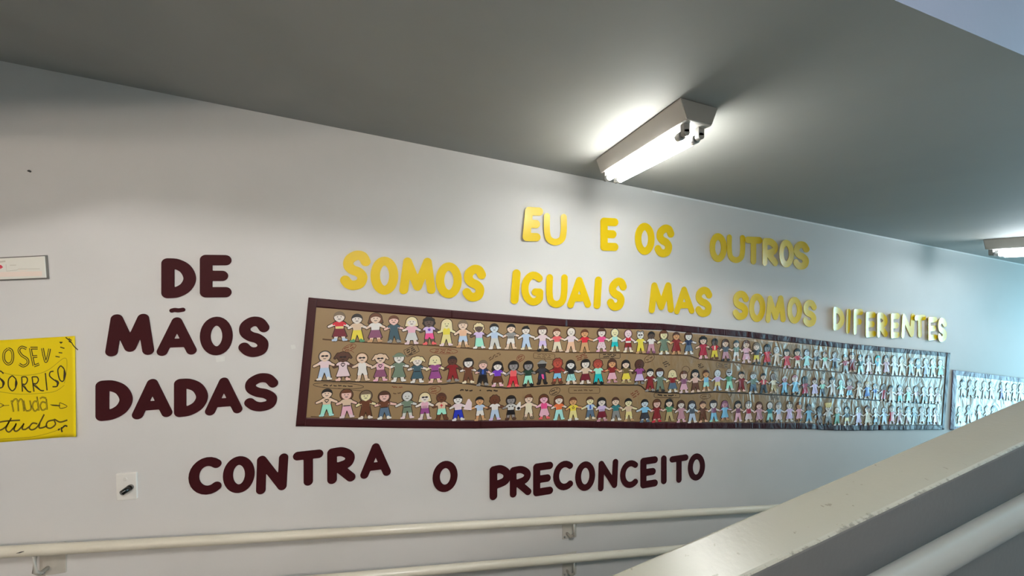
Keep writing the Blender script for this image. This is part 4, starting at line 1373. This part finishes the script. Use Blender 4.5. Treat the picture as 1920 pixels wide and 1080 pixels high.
def K(pts, s=785 / 160.0, oy=620.0):                      # read off an enlarged view of the poster
    return [(x / s, oy + y / s) for x, y in pts]


def poster_word(name, lines, w, inner=None, shade=None, m=M_pen):
    mb = MB()
    for l in lines:
        pstroke(mb, smooth_line(K(l), 7) if len(l) > 2 else K(l), w)
    if shade:
        for l in shade:
            pstroke(mb, smooth_line(K(l), 7) if len(l) > 2 else K(l), w * 2.1, 0.0012, True)
    o = mb.build(name, m, post)
    if inner:
        mi = MB()
        for l in lines:
            pstroke(mi, smooth_line(K(l), 7) if len(l) > 2 else K(l), inner, 0.0014)
        mi.build('inner_line', M_post, o)


poster_word('lettering', [[(80, 165), (45, 200), (42, 265), (75, 305), (112, 290), (124, 235), (112, 180), (80, 165)],
                          [(250, 165), (205, 150), (180, 180), (205, 225), (255, 260), (260, 300), (220, 325), (183, 305)],
                          [(352, 160), (285, 160)], [(285, 158), (300, 240), (318, 322)], [(300, 240), (348, 236)], [(318, 324), (366, 305)],
                          [(396, 160), (412, 240), (428, 284), (446, 240), (462, 165)]], 5.0, 1.7)
poster_word('lettering', [[(38, 395), (15, 372), (0, 378), (-14, 400), (5, 435), (38, 475), (30, 515), (0, 528)],
                          [(118, 412), (86, 445), (84, 510), (118, 552), (152, 515), (152, 448), (118, 412)],
                          [(205, 425), (212, 560)], [(205, 425), (245, 425), (258, 455), (240, 490), (212, 495), (262, 555), (292, 562)],
                          [(300, 425), (318, 560)], [(300, 425), (345, 425), (358, 455), (340, 485), (310, 490), (375, 545), (410, 550)],
                          [(422, 388), (438, 548)],
                          [(498, 372), (468, 380), (462, 415), (500, 450), (538, 475), (530, 510), (488, 515)],
                          [(565, 320), (538, 360), (552, 440), (582, 465), (602, 430), (598, 355), (565, 320)]], 2.3,
            shade=[[(5, 435), (38, 475), (30, 515)], [(152, 448), (155, 485), (148, 520)], [(225, 495), (262, 555)], [(325, 490), (378, 545)], [(424, 400), (438, 545)], [(505, 450), (538, 475), (530, 505)], [(598, 355), (604, 400), (594, 450)]])
poster_word('lettering', [[(110, 640), (130, 745)], [(116, 660), (140, 630), (165, 640), (175, 740)], [(170, 665), (190, 630), (212, 645), (226, 740)],
                          [(222, 640), (240, 725), (265, 735), (290, 715), (280, 640)], [(355, 655), (320, 650), (303, 695), (325, 738), (356, 715)], [(345, 605), (362, 735)],
                          [(430, 620), (395, 612), (372, 625)], [(430, 625), (438, 725)], [(432, 665), (395, 655), (375, 690), (395, 730), (435, 710)]], 2.7, 0.7)
poster_word('lettering', [[(-40, 905), (0, 915), (60, 880), (110, 800)], [(-20, 845), (60, 830), (190, 822)], [(92, 830), (60, 900), (90, 930), (140, 880), (155, 850)], [(155, 850), (135, 910), (165, 920), (215, 870), (225, 850)], [(225, 850), (210, 900), (240, 905), (275, 880)],
                          [(350, 855), (305, 850), (275, 890), (300, 910), (350, 880), (412, 768)], [(372, 850), (365, 890), (400, 890), (440, 870)], [(500, 820), (445, 835), (432, 880), (470, 895), (515, 860), (505, 815), (560, 838), (632, 818)]], 2.8, m=M_pen3)
poster_word('arrow', [[(468, 680), (560, 685)], [(555, 660), (560, 712), (628, 692), (558, 660)], [(480, 685), (555, 692)]], 1.2)
poster_word('arrow', [[(0, 665), (40, 685), (0, 708)], [(20, 688), (90, 685)]], 1.1)
poster_word('flourish', [[(553, 103), (567, 112), (582, 103)], [(567, 100), (567, 118)], [(545, 200), (580, 204)], [(560, 150), (600, 162)], [(515, 235), (555, 242)]], 1.8)
poster_word('flourish', [[(540, 912), (558, 900)], [(580, 930), (572, 895), (590, 890)], [(588, 885), (610, 870), (632, 876)]], 3.0)
poster_word('flourish', [[(610, 60), (660, 100), (690, 140), (730, 175)], [(640, 70), (668, 90)], [(640, 95), (672, 112)]], 1.9)
poster_word('pencil_line', [[(0, 360), (60, 392), (180, 410), (330, 400), (450, 360), (600, 250), (625, 330), (600, 480)], [(0, 560), (150, 580), (300, 580), (500, 560), (600, 500)], [(0, 995), (260, 980), (420, 950), (540, 912)]], 0.7, m=M_pen2)
M_tape = mat('clear_tape', (0.8, 0.79, 0.76, 1), 0.2, 0.6)

# ------------------------------------------------------------------ exit sign
M_sign = mat('sign_face', rgb('e6e2d8', 1.35), 0.22, 0.6, coat=0.6, coat_rough=0.1)
M_frame = mat('sign_frame', rgb('6a645e', 1.0), 0.4, 0.5)
M_redp = mat('sign_red', rgb('c03848', 1.2), 0.4)
M_pinkp = mat('sign_pink', rgb('e6d4c8', 1.25), 0.3)
M_greyp = mat('sign_grey', rgb('b8b0a4', 1.2), 0.4)


def quad_box(name, q, off0, off1, m, parent, bevel=0.0):
    """a thin slab over four pixel corners, from off0 to off1 metres before the wall"""
    P0 = [W(*p) for p in q]
    mb = MB()
    mb.prism([(u_, -off1, z_) for u_, z_ in P0], (0, 0, 0), (0, off1 - off0, 0))
    return mb.build(name, m, parent, bevel)


uu, zz = W(30, 503)
sign = empty('wall_sign', (uu, 0, zz))
tag(sign, 'narrow white wall sign with grey frame and red mark at left photo edge', 'sign')
quad_box('sign_frame', [(-62, 486), (89.5, 478.5), (93, 523), (-62, 529)], 0.0, 0.006, M_frame, sign, 0.001)
fq = quad_box('sign_face', [(-60, 488), (88, 480.5), (90.8, 520.8), (-60, 526.5)], 0.006, 0.010, M_sign, sign, 0.001)


def mark(name, pts, wpx, m, off=0.0103):
    mb = MB()
    n = len(pts)
    L_, R_ = [], []
    for i, p in enumerate(pts):
        a, b = pts[max(i - 1, 0)], pts[min(i + 1, n - 1)]
        dx, dy = b[0] - a[0], b[1] - a[1]
        q = math.hypot(dx, dy) or 1
        for lst, s in ((L_, 1), (R_, -1)):
            u_, z_ = W(p[0] - s * dy / q * wpx / 2, p[1] + s * dx / q * wpx / 2)
            lst.append((u_, -off, z_))
    mb.add(L_ + R_, [(i, i + 1, n + i + 1, n + i) for i in range(n - 1)])
    return mb.build(name, m, fq)


mark('red_mark', [(-9, 503), (0, 501), (7, 500), (9, 503)], 6.5, M_redp)
mark('red_mark', [(-40, 504), (-30, 494), (-20, 504)], 5, M_redp)
mark('grey_outline', [(17, 496), (18, 508.5), (37, 506.5), (40, 504.6), (80, 504.2)], 1.0, M_greyp)
mark('grey_outline', [(24, 497.5), (36, 497.3)], 1.2, M_greyp)
mark('grey_outline', [(1, 492), (16, 490)], 3.0, M_greyp)
mark('pink_outline', [(40, 505.5), (46, 508), (54, 507), (57, 505)], 1.3, M_pinkp)
mark('pink_outline', [(-55, 516), (84, 513)], 9.0, M_pinkp, 0.0102)

# ------------------------------------------------------------------ wall outlet with plug
M_plast = mat('outlet_plastic', rgb('dedad4', 1.1), 0.3, 0.5)
M_blk = mat('black_plastic', rgb('100e0c'), 0.25, 0.5)
M_gry = mat('grey_plastic', rgb('706a64'), 0.35)
uu, zz = W(240, 910)
out = empty('wall_outlet', (uu, 0, zz))
tag(out, 'white wall outlet plate with short black plug left of CONTRA', 'outlet')
quad_box('cover_plate', [(219.5, 887.5), (258.5, 884), (259.5, 933.5), (221.5, 937)], 0.0, 0.008, M_plast, out, 0.0025)
u_, z_ = W(238, 896.5)
MB().tube([(u_, -0.008, z_), (u_, -0.0095, z_)], [0.0075, 0.006], 18).build('screw_cap', M_plast, out)
u_, z_ = W(247.5, 911.5)
MB().tube([(u_, -0.008, z_), (u_, -0.014, z_)], 0.0125, 20).build('socket_ring', M_gry, out)
MB().tube([(u_, -0.012, z_), (u_ - 0.003, -0.024, z_ - 0.002), (u_ - 0.010, -0.036, z_ - 0.007), (u_ - 0.011, -0.038, z_ - 0.0078)], [0.0115, 0.0115, 0.0105, 0.008], 20).build('plug', M_blk, out, smooth=True)

# ------------------------------------------------------------------ small remains on the wall
def scrap(q, label, group=None):
    u_, z_ = W(sum(p[0] for p in q) / len(q), sum(p[1] for p in q) / len(q))
    P0 = [W(*p) for p in q]
    mb = MB().prism([(a - u_, -0.0012, b - z_) for a, b in P0], (0, 0, 0), (0, 0.0011, 0))
    o = mb.build('tape_scrap', M_tape)
    o.location = (u_, 0, z_)
    tag(o, label, 'tape', 'tape scraps on the wall')


scrap([(404, 667), (422, 668), (421, 677), (406, 679)], 'small clear tape scrap under the O of MÃOS')
scrap([(545, 647), (553, 646), (555, 653), (547, 655)], 'tiny tape scrap between MÃOS and left mural border')
u_, z_ = W(57, 322)
o = MB().tube([(0, -0.0003, 0), (0, -0.004, 0.001), (0.001, -0.006, 0.0015)], [0.0032, 0.0028, 0.0045], 10).build('nail', M_chip)
o.location = (u_, 0, z_)
tag(o, 'small dark nail in the upper left wall above the sign', 'nail')
